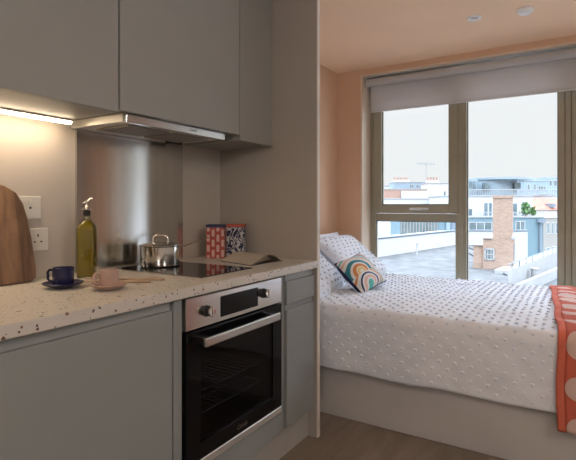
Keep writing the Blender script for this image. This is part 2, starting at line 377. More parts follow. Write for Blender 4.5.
obj('hem_bar', B(fx-.008, fx+.006, by0+.03, by1-.03, 2.030, 2.05, bev=.003), 'blind', bl)
for yy in (by1-.015, by0): obj('bracket', B(rx-.036, rx+.05, yy, yy+.012, rz-.038, rz+.045, bev=.003), 'white', bl, label='white end bracket')
bm = bmesh.new(); box(bm, rx-.03, rx+.06, by0, by1, rz+.045, rz+.0495, bev=.001)
obj('head_rail', bm, 'white', bl)
# ceiling fittings
def disc_fit(name, label, u, y, r):
    p = onZ(u, y, HC); o = thing(name, label, 'ceiling fitting', (p.x, p.y, HC-.03)); return o, p
o, p = disc_fit('ceiling_spotlight', 'small round recessed spotlight in the ceiling, left of the smoke alarm', 474.5, 17.5, .04)
bm = bmesh.new(); lathe(bm, [(.024, HC-.002), (.03, HC-.008), (.042, HC-.008), (.045, HC-.001), (.045, HC-.0005)], p.x, p.y); obj('bezel', bm, 'fixture', o, smooth=True)
bm = bmesh.new(); lathe(bm, [(0, HC-.003), (.024, HC-.003), (.024, HC-.001), (0, HC-.001)], p.x, p.y); obj('lens', bm, 'chrome', o)
o, p = disc_fit('smoke_alarm', 'larger round white smoke alarm on the peach ceiling', 525, 9.5, .05)
bm = bmesh.new(); lathe(bm, [(0, HC-.026), (.025, HC-.026), (.04, HC-.02), (.05, HC-.006), (.05, HC-.0005), (0, HC-.0005)], p.x, p.y); obj('alarm_body', bm, 'fixture', o, smooth=True)
bm = bmesh.new(); lathe(bm, [(.028, HC-.0263), (.031, HC-.0275), (.034, HC-.0245)], p.x, p.y); obj('vent_ring', bm, 'fixture', o, smooth=True)
# ------------------------------------------------------------ kitchen base units
def unit(name, label, x0, x1, z0=.15, z1=.872):
    o = thing(name, label, 'cabinet', ((x0+x1)/2, 1.45, z0))
    bm = bmesh.new(); w = .016
    box(bm, x0, x0+w, 1.178, 1.78, z0, z1); box(bm, x1-w, x1, 1.178, 1.78, z0, z1); box(bm, x0+w, x1-w, 1.178, 1.78, z0, z0+w); box(bm, x0+w, x1-w, 1.76, 1.78, z0+w, z1)
    obj('carcass', bm, 'carcass', o); return o
FY = 1.157
def front(name, o, x0, x1, z0, z1, m='cab'):
    return obj(name, B(x0, x1, FY, FY+.02, z0, z1, bev=.0015), m, o)
u1 = unit('base_cabinet', 'wide grey base cabinet under the cups and bottle, left of the oven', .54, 1.14)
front('door', u1, .543, 1.137, .155, .838); 
bm = bmesh.new(); box(bm, .543, 1.137, FY+.012, FY+.022, .8385, .871); box(bm, .543, 1.137, FY+.002, FY+.012, .866, .871); obj('handle_rail', bm, 'channel', u1)
u0 = unit('base_cabinet', 'grey base cabinet at the far left end of the worktop', -.07, .535)
front('door', u0, -.067, .532, .155, .838); obj('handle_rail', B(-.067, .532, FY+.012, FY+.022, .8385, .871), 'channel', u0)
tag(obj('filler_panel', B(1.142, 1.181, FY, 1.70, .15, .872, bev=.001), 'cab'), 'narrow grey filler panel between wide base cabinet and oven', 'panel')
tag(obj('filler_panel', B(1.806, 1.852, FY+.012, 1.70, .15, .872, bev=.001), 'cab'), 'narrow grey filler panel between oven and drawer unit', 'panel')
u2 = unit('drawer_unit', 'narrow grey drawer and door unit right of the oven', 1.856, 2.134)
front('drawer', u2, 1.862, 2.130, .728, .838); front('door', u2, 1.862, 2.130, .155, .703)
bm = bmesh.new(); box(bm, 1.862, 2.130, FY+.012, FY+.022, .8385, .871); box(bm, 1.862, 2.130, FY+.012, FY+.022, .7035, .7275); obj('handle_rail', bm, 'channel', u2)
# oven housing
uo = unit('oven_housing', 'grey housing panel below the oven', 1.184, 1.803, .15, .255)
front('lower_panel', uo, 1.186, 1.801, .155, .253)
tag(obj('plinth', B(-.07, PX0-.002, 1.20, 1.216, 0, .149), 'plinth'), 'pale plinth board along the floor under the base units', 'plinth')
# oven
ov = thing('oven', 'stainless steel built-in oven with black glass door and two knobs', 'oven', (1.49, 1.4, .26))
ox0, ox1 = 1.190, 1.797
obj('oven_housing_frame', B(ox0-.004, ox1+.004, 1.168, 1.175, .258, .872), 'black', ov) if False else None
bm = bmesh.new(); cx0, cx1, cz0, cz1, cy1 = 1.255, 1.735, .315, .70, 1.62
for a in ((ox0, cx0, 1.172, cy1, .262, .75), (cx1, ox1, 1.172, cy1, .262, .75), (cx0, cx1, 1.172, cy1, .262, cz0), (cx0, cx1, 1.172, cy1, cz1, .75), (cx0, cx1, cy1-.02, cy1, cz0, cz1)): box(bm, *a)
box(bm, ox0, ox1, 1.172, cy1, .75, .868)
obj('cavity', bm, 'enamel', ov)
cp = obj('control_panel', B(ox0, ox1, 1.146, 1.171, .755, .868, bev=.002), 'steel', ov)
dx0, dz0 = onY(221, 1.145, 317); dx1, _ = onY(257.8, 1.145); dz1 = onY(221, 1.145, 296.5)[1]
obj('display', B(dx0, dx1, 1.1435, 1.1458, dz0, dz1, bev=.0005), 'blackgloss', cp)
for uu_, yy_ in ((210, 311.5), (266.5, 293.5)):
    kx, kz = onY(uu_, 1.13, yy_)
    bm = bmesh.new(); R_ = Matrix.Translation((kx, 1.146, kz)) @ Matrix.Rotation(PI/2, 4, 'X')
    lathe(bm, [(.0205, 0), (.0205, .004), (.0178, .006), (.0172, .024)], 0, 0, m=R_); obj('knob_collar_dark_side', bm, 'black', cp, smooth=True)  # black collar carried up the knob side, standing in for its dark reflection
    bm = bmesh.new(); lathe(bm, [(.0174, .0235), (.0176, .0245), (.0172, .028), (.0155, .030), (0, .029)], 0, 0, m=R_); box(bm, -.0025, .0025, -.016, .016, .027, .033, bev=.001, m=R_)
    obj('knob', bm, 'chrome', cp, smooth=True)
bm = bmesh.new(); dz_0, dz_1 = .287, .748; hx0, hx1, hz0, hz1 = 1.262, 1.728, .345, .685
for a in ((ox0, hx0, 1.146, 1.168, dz_0, dz_1), (hx1, ox1, 1.146, 1.168, dz_0, dz_1), (hx0, hx1, 1.146, 1.168, dz_0, hz0), (hx0, hx1, 1.146, 1.168, hz1, dz_1)): box(bm, *a)
dr = obj('oven_door', bm, 'blackgloss', ov)
obj('glass_pane', B(hx0, hx1, 1.150, 1.156, hz0, hz1), 'ovenglass', dr)
bm = bmesh.new(); hA, hB = onY(206, 1.098)[0], onY(281, 1.098)[0]; box(bm, hA, hB, 1.098, 1.114, .697, .729, bev=.004, seg=2)
for xx in (hA+.015, hB-.04): box(bm, xx, xx+.022, 1.110, 1.147, .702, .726, bev=.002)
obj('door_handle', bm, 'steel', dr, label='brushed steel bar handle')
obj('bottom_trim', B(ox0, ox1, 1.144, 1.170, .258, .2865, bev=.002), 'hoodsteel', dr)
rotF = Matrix.Rotation(PI/2, 4, 'X')
text_part('brand_mark', 'Candy', .026, Vector(((ox0+ox1)/2+.01, 1.1455, .306)), rotF, M['steel'], dr)
for zz in (.415, .50):
    bm = bmesh.new()
    for yy in (1.20, 1.30, 1.45, 1.58): tube(bm, [(cx0+.004, yy, zz), (cx1-.004, yy, zz)], .003, 6)
    for k in range(15):
        xx = cx0+.02+k*(cx1-cx0-.04)/14; tube(bm, [(xx, 1.20, zz+.002), (xx, 1.58, zz+.002)], .0016, 5)
    obj('oven_rack', bm, 'chrome', ov)
# worktop
tag(obj('worktop', B(-.1, PX0-.001, 1.135, YK-.002, .874, .910, bev=.003), 'terrazzo'), 'pale speckled terrazzo worktop running along the kitchen wall', 'worktop')
# hob
hb = thing('induction_hob', 'black glass hob set into the worktop under the pan', 'hob', (1.53, 1.5, .9095))
obj('hob_glass', B(1.361, 1.707, 1.240, 1.745, .9103, .9145, bev=.001), 'hobglass', hb)
bm = bmesh.new(); box(bm, 1.358, 1.361, 1.238, 1.748, .9103, .914); box(bm, 1.358, 1.710, 1.745, 1.748, .9103, .914); obj('trim', bm, 'steel', hb)
for yy, r in ((1.36, .07), (1.61, .09)):
    bm = bmesh.new()
    for k in range(48):
        pass
    lathe(bm, [(r, .9146), (r+.0012, .9148), (r+.0024, .9146)], 1.534, yy, 48); obj('cooking_zone_ring', bm, 'carcass', hb)
# splashback
tag(obj('splashback', B(1.206, 1.821, YK-.012, YK-.0005, .9105, 1.503), 'splash'), 'brushed stainless steel splashback behind the hob', 'splashback')
# ------------------------------------------------------------ wall units
WYF = 1.418
def wunit(label, x0, x1, z0, z1, dz0, m='cabup', group=None):
    o = thing('wall_cabinet', label, 'cabinet', ((x0+x1)/2, 1.6, z0))
    obj('carcass', B(x0, x1, WYF+.02, YK-.001, z0, z1), m, o)
    obj('door', B(x0+.0015, x1-.0015, WYF, WYF+.018, dz0, z1, bev=.0015), m, o)
    return o
wunit('left grey wall cabinet above the lit strip', .531, 1.130, 1.528, 2.34, 1.528)
wunit('grey wall cabinet at the far left of the row', -.07, .528, 1.528, 2.34, 1.528)
wunit('grey wall cabinet above the extractor hood', 1.134, 1.843, 1.542, 2.34, 1.537)
tag(obj('end_panel', B(1.851, PX0-.001, WYF+.004, YK-.001, 1.513, 2.34, bev=.001), 'cabup'), 'narrow grey end panel between the wall cabinets and the partition', 'panel')
tag(obj('cornice_panel', B(-.07, PX0-.001, WYF+.02, YK-.001, 2.342, HC-.001), 'cabup'), 'grey panel closing the gap above the wall cabinets', 'panel')
# LED strip
led = thing('led_strip', 'glowing warm light strip under the left wall cabinet', 'light strip', (.63, 1.71, 1.5))
obj('housing', B(.10, 1.137, 1.695, 1.727, 1.5205, 1.5279), 'white', led)
obj('diffuser', B(.103, 1.134, 1.700, 1.722, 1.511, 1.5205, bev=.003), 'led', led, label='glowing diffuser')
# hood
hd = thing('extractor_hood', 'slim stainless steel extractor hood above the hob', 'extractor hood', (1.47, 1.6, 1.5))
obj('hood_body', B(1.187, 1.765, 1.47, YK-.001, 1.508, 1.540, bev=.001), 'hoodsteel', hd)
fr = obj('front_strip', B(1.187, 1.765, 1.447, 1.469, 1.504, 1.540, bev=.0015), 'steel', hd)
bm = bmesh.new()
for k in range(2):
    x0 = 1.24+k*.25; box(bm, x0, x0+.22, 1.50, 1.70, 1.502, 1.508, bev=.002)
    for j in range(6): box(bm, x0+.01, x0+.21, 1.515+j*.03, 1.52+j*.03, 1.5, 1.502)
obj('filter', bm, mat('filter_mesh', (.30, .27, .24, 1), .5, .5), hd)
obj('switch', B(1.66, 1.74, 1.70, 1.74, 1.495, 1.508, bev=.002), 'enamel', hd)
text_part('brand_mark', 'Candy', .018, Vector((1.545, 1.4465, 1.517)), rotF, M['carcass'], fr)
# sockets
def plate(name, label, x0, z0, cat, kind):
    o = thing(name, label, cat, (x0+.043, YK-.005, z0))
    obj('face_plate', B(x0, x0+.086, YK-.009, YK-.0005, z0, z0+.088, bev=.003, seg=2), 'white', o)
    bm = bmesh.new(); cx, cz = x0+.043, z0+.044
    if kind == 'socket':
        for ax, az, w_, h_ in ((0, .016, .005, .010), (-.013, -.008, .008, .005), (.013, -.008, .008, .005)): box(bm, cx+ax-w_/2, cx+ax+w_/2, YK-.0096, YK-.0088, cz+az-h_/2, cz+az+h_/2)
        obj('pin_hole', bm, 'black', o)
    else:
        box(bm, cx-.004, cx+.004, YK-.0115, YK-.0088, cz-.004, cz+.004, bev=.001); obj('indicator', bm, 'enamel', o)
        obj('rocker', B(cx-.008, cx+.008, YK-.012, YK-.0088, cz+.014, cz+.030, bev=.001), 'white', o)
plate('switch_plate', 'white switch plate on the wall, directly above the socket', .970, 1.137, 'switch', 'switch')
plate('wall_socket', 'white three-pin wall socket beside the wooden board', 1.0, 1.014, 'socket', 'socket')
# ------------------------------------------------------------ worktop things
ZT = .9103
# cutting board: upright, leaning on wall
pts = []
for xx, zz in ((.60, 0), (.965, 0), (.985, .012), (.988, .05), (.984, .16), (.977, .23), (.967, .285), (.946, .328), (.905, .354), (.85, .368), (.79, .371), (.73, .366), (.67, .350), (.63, .32), (.61, .27), (.60, .20)): pts.append((xx, zz))
bm = bmesh.new(); prism(bm, pts, 0, .022, 'y', bev=.004)
lean = math.radians(-11)
bmesh.ops.transform(bm, matrix=Matrix.Translation((0, 1.69, ZT+.0045)) @ Matrix.Rotation(lean, 4, 'X'), verts=bm.verts)
tag(obj('cutting_board', bm, 'board'), 'large rounded brown wooden chopping board leaning on the wall', 'chopping board')
# cups with saucers
def cup_set(px, py, mname, word, rs, ang, rc=.0335, hc=.062):
    s = bmesh.new(); lathe(s, [(0, ZT), (.030, ZT), (.034, ZT+.003), (rs-.006, ZT+.013), (rs, ZT+.018), (rs-.002, ZT+.0195), (rs-.012, ZT+.0145), (.03, ZT+.0075), (0, ZT+.007)], px, py, 48)
    tag(obj('saucer', s, mname, smooth=True), word+' saucer under the '+word+' cup', 'saucer')
    z0 = ZT+.0078; cp_ = thing('espresso_cup', word+' cup with a square handle standing on its saucer', 'cup', (px, py, z0))
    b = bmesh.new(); lathe(b, [(0, z0), (rc*.82, z0), (rc*.95, z0+.004), (rc, z0+.010), (rc, z0+hc-.001), (rc-.0012, z0+hc), (rc-.003, z0+hc-.001), (rc-.003, z0+.012), (0, z0+.008)], px, py, 48)
    obj('cup_body', b, mname, cp_, smooth=True)
    b = bmesh.new(); dx, dy = math.cos(ang), math.sin(ang)
    tube(b, [(px+dx*(rc-.002), py+dy*(rc-.002), z0+hc*.84), (px+dx*(rc+.016), py+dy*(rc+.016), z0+hc*.84), (px+dx*(rc+.022), py+dy*(rc+.022), z0+hc*.72), (px+dx*(rc+.021), py+dy*(rc+.021), z0+hc*.32), (px+dx*(rc+.014), py+dy*(rc+.014), z0+hc*.24), (px+dx*(rc-.002), py+dy*(rc-.002), z0+hc*.24)], .0045, 10)
    obj('cup_handle', b, mname, cp_, smooth=True)
    b = bmesh.new(); lathe(b, [(0, z0+hc-.014), (rc-.0031, z0+hc-.014), (rc-.0031, z0+hc-.018), (0, z0+hc-.018)], px, py, 40); obj('coffee', b, 'coffee', cp_)
LEFT = math.atan2(ct, -st)
cup_set(.960, 1.490, 'navy', 'navy blue', .066, LEFT-.1)
cup_set(1.022, 1.333, 'pink', 'dusty pink', .060, LEFT+.9, rc=.031, hc=.058)
# utensils
for a, b_, lab in (((1.255, 1.318), (1.115, 1.585), 'longer pale wooden stick lying between the pink cup and the hob, nearer the hob'), ((1.186, 1.318), (1.062, 1.545), 'shorter pale wooden stick lying close beside the pink cup')):
    bm = bmesh.new(); A = Vector((a[0], a[1], ZT+.0052)); E = Vector((b_[0], b_[1], ZT+.0052))
    tube(bm, [A.lerp(E, k/8) for k in range(9)], [.0062, .0066, .0064, .006, .0056, .0052, .0048, .0044, .004], 10, flat=.8)
    tag(obj('wooden_stick', bm, 'stick', smooth=True), lab, 'utensil', 'wooden sticks on the worktop')
# bottle (square)
bt = thing('oil_bottle', 'tall square glass bottle of olive oil with a pourer', 'bottle', (1.156, 1.640, ZT))
def sqprof(bm, cx, cy, prof, ang, n=40):
    t = bmesh.new(); rings = []
    for h, e_, z in prof:    # half width, exponent (2 round .. 8 square)
        r = []
        for k in range(n):
            a = 2*PI*k/n; c_, s_ = math.cos(a), math.sin(a)
            rad = h/((abs(c_)**e_+abs(s_)**e_)**(1/e_)); r.append(t.verts.new((cx+rad*math.cos(a+ang), cy+rad*math.sin(a+ang), z)))
        rings.append(r)
    for a, b in zip(rings, rings[1:]):
        for k in range(n): t.faces.new((a[k], a[(k+1) % n], b[(k+1) % n], b[k]))
    t.faces.new(rings[0][::-1]); t.faces.new(rings[-1]); bmesh.ops.recalc_face_normals(t, faces=t.faces); join(bm, t)
bx_, by_ = 1.156, 1.640; ba = TH+.12
bm = bmesh.new(); sqprof(bm, bx_, by_, [(.030, 7, ZT), (.032, 8, ZT+.004), (.032, 8, ZT+.185), (.030, 5, ZT+.200), (.024, 3, ZT+.213), (.015, 2, ZT+.222), (.0125, 2, ZT+.23), (.0125, 2, ZT+.25)], ba)
gb = obj('glass_body', bm, 'bottleglass', bt, smooth=True)
bm = bmesh.new(); sqprof(bm, bx_, by_, [(.028, 7, ZT+.006), (.0298, 8, ZT+.009), (.0298, 8, ZT+.184), (.028, 5, ZT+.198), (.022, 3, ZT+.210), (.013, 2, ZT+.2185), (.0112, 2, ZT+.222)], ba)
obj('oil', bm, 'oil', bt, smooth=True, label='golden green oil')
bm = bmesh.new(); lathe(bm, [(.0118, ZT+.238), (.0135, ZT+.251), (.0135, ZT+.258), (.009, ZT+.262), (0, ZT+.262)], bx_, by_, 24); obj('stopper', bm, 'black', bt, smooth=True)
bm = bmesh.new(); lathe(bm, [(.0, ZT+.262), (.019, ZT+.263), (.020, ZT+.267), (.008, ZT+.272), (.006, ZT+.28), (0, ZT+.28)], bx_, by_, 24)
r_ = Vector((st, -ct, 0))
c0 = Vector((bx_, by_, ZT+.27)); tube(bm, [c0, c0+Vector((0, 0, .02)), c0+r_*.012+Vector((0, 0, .034)), c0+r_*.024+Vector((0, 0, .036))], [.005, .0045, .004, .003])
tube(bm, [c0-r_*.016+Vector((0, 0, .018)), c0+r_*.004+Vector((0, 0, .030)), c0+r_*.02+Vector((0, 0, .042))], .0028)
obj('pourer', bm, 'chrome', bt, smooth=True)
# saucepan
px, py, pz, pr, ph = 1.530, 1.632, .9149, .090, .093
pan = thing('saucepan', 'stainless steel lidded saucepan on the hob', 'saucepan', (px, py, pz))
bm = bmesh.new(); lathe(bm, [(0, pz), (pr-.008, pz), (pr-.002, pz+.004), (pr, pz+.012), (pr, pz+ph-.003), (pr+.004, pz+ph), (pr+.003, pz+ph+.001), (pr-.003, pz+ph-.002), (pr-.003, pz+.01), (0, pz+.006)], px, py, 64)
obj('pan_body', bm, 'potsteel', pan, smooth=True)
bm = bmesh.new(); z1 = pz+ph; lathe(bm, [(pr-.004, z1-.004), (pr-.003, z1+.0012), (pr+.003, z1+.0018), (pr+.003, z1+.004), (pr-.004, z1+.006), (pr*.6, z1+.014), (pr*.2, z1+.018), (0, z1+.0185)], px, py, 64)
lid = obj('lid', bm, 'potsteel', pan, smooth=True)
bm = bmesh.new(); d = Vector((st, -ct, 0)); c0 = Vector((px, py, z1+.012))
tube(bm, [c0-d*.034, c0-d*.034+Vector((0, 0, .018)), c0-d*.030+Vector((0, 0, .030)), c0-d*.02+Vector((0, 0, .035)), c0+d*.02+Vector((0, 0, .035)), c0+d*.030+Vector((0, 0, .030)), c0+d*.034+Vector((0, 0, .018)), c0+d*.034], .0045, 10)
obj('lid_handle', bm, 'potsteel', lid, smooth=True)
hdv = Vector((.90, -.28, 0)).normalized(); s_ = Vector((px, py, pz+ph-.016))+hdv*(pr-.003)
bm = bmesh.new(); tube(bm, [s_, s_+hdv*.03+Vector((0, 0, .006)), s_+hdv*.09+Vector((0, 0, .024)), s_+hdv*.15+Vector((0, 0, .040)), s_+hdv*.17+Vector((0, 0, .043))], [.007, .006, .009, .010, .006], 12, flat=.45)
obj('long_handle', bm, 'potsteel', pan, smooth=True)
# patterned tins
def tin(label, u, y, w, h, mt, mb, seed, yawd=0):
    p = onZ(u, y, ZT); yaw = TH-PI/2+math.radians(yawd); m = Matrix.Translation((p.x+ct*.04, p.y+st*.04, ZT)) @ Matrix.Rotation(yaw, 4, 'Z')
    o = thing('patterned_box', label, 'box', (p.x+ct*.04, p.y+st*.04, ZT), None)
    bm = bmesh.new(); hw = w/2; d = .036
    box(bm, -hw, hw, -d, d, 0, h-.016, bev=.003, seg=2, m=m)
    uv = bm.loops.layers.uv.new('UVMap'); mi = m.inverted()
    for f in bm.faces:
        n_ = (mi.to_3x3() @ f.normal)
        for l in f.loops:
            q = mi @ l.vert.co; l[uv].uv = (((q.x if abs(n_.y) > .5 else q.y)+hw)/w, q.z/(h-.016))
    obj('box_body', bm, mt, o); bm = bmesh.new(); box(bm, -hw-.001, hw+.001, -d-.001, d+.001, h-.0155, h, bev=.003, seg=2, m=m); obj('box_lid', bm, mb, o)
tin('red and pink patterned box with a navy top standing by the partition', 215, 258.6, .098, .180, 'tin1', 'navyband', 1)
tin('navy and white squiggle patterned box with a red top behind the book', 235.5, 257.5, .098, .180, 'tin2', 'redband', 2)
# open book
bk = thing('open_book', 'open book lying on the worktop beside the partition', 'book', (1.93, 1.42, ZT))
def sheet(bm, hgt, w, th, skew=.33, z0=0):
    t = bmesh.new(); n = 18; A = []
    for side in (0, 1):
        for k in range(n+1):
            f = k/n; x = 1.776+w*f; z = ZT+z0+.0015+hgt*math.sin(PI*min(1, f**1.25))**.8
            A.append(t.verts.new((x+side*.07, 1.302+side*.235, z)))
    for k in range(n): t.faces.new((A[k], A[k+1], A[n+2+k], A[n+1+k]))
    r = bmesh.ops.solidify(t, geom=t.faces[:], thickness=th); join(bm, t)
bm = bmesh.new(); t = bmesh.new(); v = [t.verts.new(c) for c in ((1.770, 1.297, ZT), (2.045, 1.297, ZT), (2.118, 1.542, ZT), (1.843, 1.542, ZT))]; t.faces.new(v)
q = bmesh.ops.extrude_face_region(t, geom=t.faces[:]); bmesh.ops.translate(t, verts=[e_ for e_ in q['geom'] if isinstance(e_, bmesh.types.BMVert)], vec=(0, 0, .002)); bmesh.ops.recalc_face_normals(t, faces=t.faces); join(bm, t)
obj('book_cover', bm, 'bookcover', bk)
bm = bmesh.new()
for h_, w_, z_ in ((.034, .250, .003), (.0295, .256, .0026), (.020, .262, .0022), (.0165, .262, .002), (.008, .262, .0016)): sheet(bm, h_, w_, .0016, z0=z_)
bmesh.ops.recalc_face_normals(bm, faces=bm.faces); obj('pages', bm, 'paper', bk)
# ------------------------------------------------------------ bed
bed = thing('bed', 'double bed with a pale panelled base under the window', 'bed', (3.1, .88, 0))
obj('base', B(2.415, 3.80, -.12, 1.88, .0, .33, bev=.004), 'bedbase', bed)
obj('mattress', B(2.43, 3.79, -.11, 1.875, .331, .585, bev=.03, seg=3), 'mattress', bed)
YB0, YB1 = -.14, 1.70
def fbm(x, y, s): return noise.fractal(Vector((x*s, y*s, 3.1)), 1.0, 2.0, 4)
# profile of the covers: from near hem up the side, over the top, down the far side
prof = []
def pf(s):
    """s metres from near hem -> X,Z, outward normal"""
    h = .279; r = .045; x0 = 2.385; zt = .618; x1 = 3.80
    L1 = .618-.045-.285+.006
    if s < L1: return Vector((x0, h+s)), Vector((-1, 0))
    s -= L1; La = PI/2*r
    if s < La:
        a = s/r; return Vector((x0+r-r*math.cos(a), zt-r+r*math.sin(a))), Vector((-math.cos(a), math.sin(a)))
    s -= La; L2 = x1-x0-2*r
    if s < L2: return Vector((x0+r+s, zt)), Vector((0, 1))
    s -= L2
    if s < La:
        a = s/r; return Vector((x1-r+r*math.sin(a), zt-r+r*math.cos(a))), Vector((math.sin(a), math.cos(a)))
    s -= La; return Vector((x1, zt-r-s)), Vector((1, 0))
LT = (.618-.045-.279)+PI*.045+(3.80-2.385-.09)+.13
def dsurf(s, y):
    p, nn = pf(s)
    L1 = .273
    w = .5*fbm(s+1.3, y, 3.0)*.014+.005*fbm(s, y, 9)
    side = max(0, min(1, (L1-s)/.2))
    w += side*(.005*math.sin(y*9+fbm(s, y, 2)*2.0))          # soft drape waves down the hanging side
    # shallow creases on top
    cr = abs(math.sin(s*5.2+y*2.2+1.5*fbm(s, y, 1.6))); w += (1-side)*(-.006*(1-cr)**6)
    top = 1 if nn.y > .9 else 0
    if nn.y > .5: w += .012*math.sin(PI*min(1, max(0, (s-.33)/1.3)))
    w += .012
    q = Vector((p.x+nn.x*w, y, p.y+nn.y*w)); 
    if s < .02: q.z += .003*math.sin(y*14)
    return q
bm = bmesh.new(); NS, NY = 150, 150; grid = []
for i in range(NS+1):
    grid.append([bm.verts.new(dsurf(LT*i/NS, YB0+(YB1-YB0)*j/NY)) for j in range(NY+1)])
for i in range(NS):
    for j in range(NY): bm.faces.new((grid[i][j], grid[i][j+1], grid[i+1][j+1], grid[i+1][j]))
bmesh.ops.recalc_face_normals(bm, faces=bm.faces)
if bm.faces[0].normal.x > 0:
    bmesh.ops.reverse_faces(bm, faces=bm.faces)
dv_ = obj('duvet', bm, 'bedding', smooth=True); tag(dv_, 'white tufted duvet spread over the bed and hanging down its side', 'duvet')
md = dv_.modifiers.new('s', 'SOLIDIFY'); md.thickness = .010; md.offset = -1
TUFT = bmesh.new(); bmesh.ops.create_icosphere(TUFT, subdivisions=1, radius=1)
def tufts(bm, f, s0, s1, y0, y1, ds=.062, dy=.062, r=.0088):
    i = 0; s = s0
    tv = [v.co.copy() for v in TUFT.verts]; tf = [[v.index for v in fc.verts] for fc in TUFT.faces]
    while s < s1:
        y = y0+(dy/2 if i % 2 else 0)
        while y < y1:
            p = f(s, y); a = f(s+.004, y)-p; b = f(s, y+.004)-p; n_ = a.cross(b).normalized()
            if n_.dot(f.out(s, y)) < 0: n_ = -n_
            a.normalize(); c = n_.cross(a)
            rr_ = r*random.uniform(.85, 1.15); p = p+a*random.uniform(-.003, .003)+c*random.uniform(-.003, .003)
            vs = [bm.verts.new(p+a*v.x*rr_+c*v.y*rr_*1.15+n_*(v.z*rr_*.75+.003)) for v in tv]
            for q_ in tf: bm.faces.new([vs[k] for k in q_])
            y += dy
        s += ds*.5; i += 1
class DF:
    def __call__(s, a, b): return dsurf(a, b)
    def out(s, a, b):
        _, n_ = pf(a); return Vector((n_.x, 0, n_.y))
bm = bmesh.new(); tufts(bm, DF(), .03, LT-.1, YB0+.02, YB1-.02, ds=.075, dy=.075)
obj('tufting', bm, 'tuft', dv_, smooth=True)['kind'] = 'stuff'
# pillows
def pillow(name, label, cat, O, ex, ey, W, H, T_, m, tuft=True, mback=None, puff=.45, uvs=False, group=None):
    ex = Vector(ex).normalized(); ey = Vector(ey); ey = (ey-ex*ey.dot(ex)).normalized(); ez = ex.cross(ey)
    O = Vector(O)
    def P(a, b, sgn):      # a,b in -1..1
        k = max(0, (1-abs(a)**2.6))*max(0, (1-abs(b)**2.6)); th = T_*.5*k**puff
        pin = 1-.05*(1-abs(b)**2)*abs(a)**4; pin2 = 1-.05*(1-abs(a)**2)*abs(b)**4
        w = .006*fbm(a*W+O.x*3, b*H+sgn, 7)*(k**.3)
        return O+ex*(a*W/2*pin)+ey*(b*H/2*pin2)+ez*sgn*(th+w)
    n = 28; bm = bmesh.new(); uv = bm.loops.layers.uv.new('UVMap')
    o = None
    def side(sgn, bm, uv):
        g = [[bm.verts.new(P(-1+2*i/n, -1+2*j/n, sgn)) for j in range(n+1)] for i in range(n+1)]
        for i in range(n):
            for j in range(n):
                ids = [(i, j), (i+1, j), (i+1, j+1), (i, j+1)]
                if sgn < 0: ids = ids[::-1]
                f = bm.faces.new([g[a][b] for a, b in ids])
                for l, (a, b) in zip(f.loops, ids): l[uv].uv = (a/n, b/n)
    side(1, bm, uv)
    if mback is None:
        side(-1, bm, uv); bmesh.ops.remove_doubles(bm, verts=bm.verts, dist=.0008)
        o = obj(name, bm, m, smooth=True)
    else:
        root = thing(name, label, cat, O-Vector((0, 0, .1)), group)
        obj('front_cover', bm, m, root, smooth=True)
        bm = bmesh.new(); uv = bm.loops.layers.uv.new('UVMap'); side(-1, bm, uv); obj('back_cover', bm, mback, root, smooth=True, label='navy back')
        bm = bmesh.new(); loop = [P(-1+2*k/16, -1, 0) for k in range(17)]+[P(1, -1+2*k/16, 0) for k in range(1, 17)]+[P(1-2*k/16, 1, 0) for k in range(1, 17)]+[P(-1, 1-2*k/16, 0) for k in range(1, 17)]
        tube(bm, loop, .0035, 8); obj('piping', bm, mback, root, smooth=True); return root
    tag(o, label, cat, group)
    if tuft:
        class G:
            def __call__(s, a, b): return P(a/(W/2), b/(H/2), 1)
            def out(s, a, b): return ez
        bm = bmesh.new(); tufts(bm, G(), -W/2+.03, W/2-.03, -H/2+.03, H/2-.03, ds=.075, dy=.075); obj('tufting', bm, 'tuft', o, smooth=True)['kind'] = 'stuff'
    return o
# far side: upright at the back, another leaning in front of it; near side one leaning
pillow('pillow', 'white tufted pillow standing upright against the wall at the back', 'pillow', (3.42, 1.775, .785), (1, 0.0, 0), (0, .16, 1), .66, .37, .10, 'bedding')
pillow('pillow', 'white tufted pillow leaning on the upright pillow, nearest the window', 'pillow', (3.47, 1.555, .785), (1, .0, 0), (0, .75, .62), .70, .48, .14, 'bedding')
pillow('pillow', 'white tufted pillow half hidden by the partition, behind the cushion', 'pillow', (2.76, 1.545, .765), (.99, .16, 0), (-.10, .72, .62), .66, .48, .16, 'bedding')
# cushion from its four corners
Dc, Cc, Ac = Vector((2.76, 1.19, .655)), Vector((3.104, 1.159, .700)), Vector((2.82, 1.372, .84))
ex = (Cc-Dc); ey = (Ac-Dc); ey = ey-ex.normalized()*ey.dot(ex.normalized())
cen = Dc+ex/2+ey/2+Vector((.02, -.02, -.022))
pillow('cushion', 'small colourful arch patterned cushion with a navy back on the bed', 'cushion', cen, ex, ey, .345, .265, .12, 'cushion', tuft=False, mback='cushback', puff=.5)
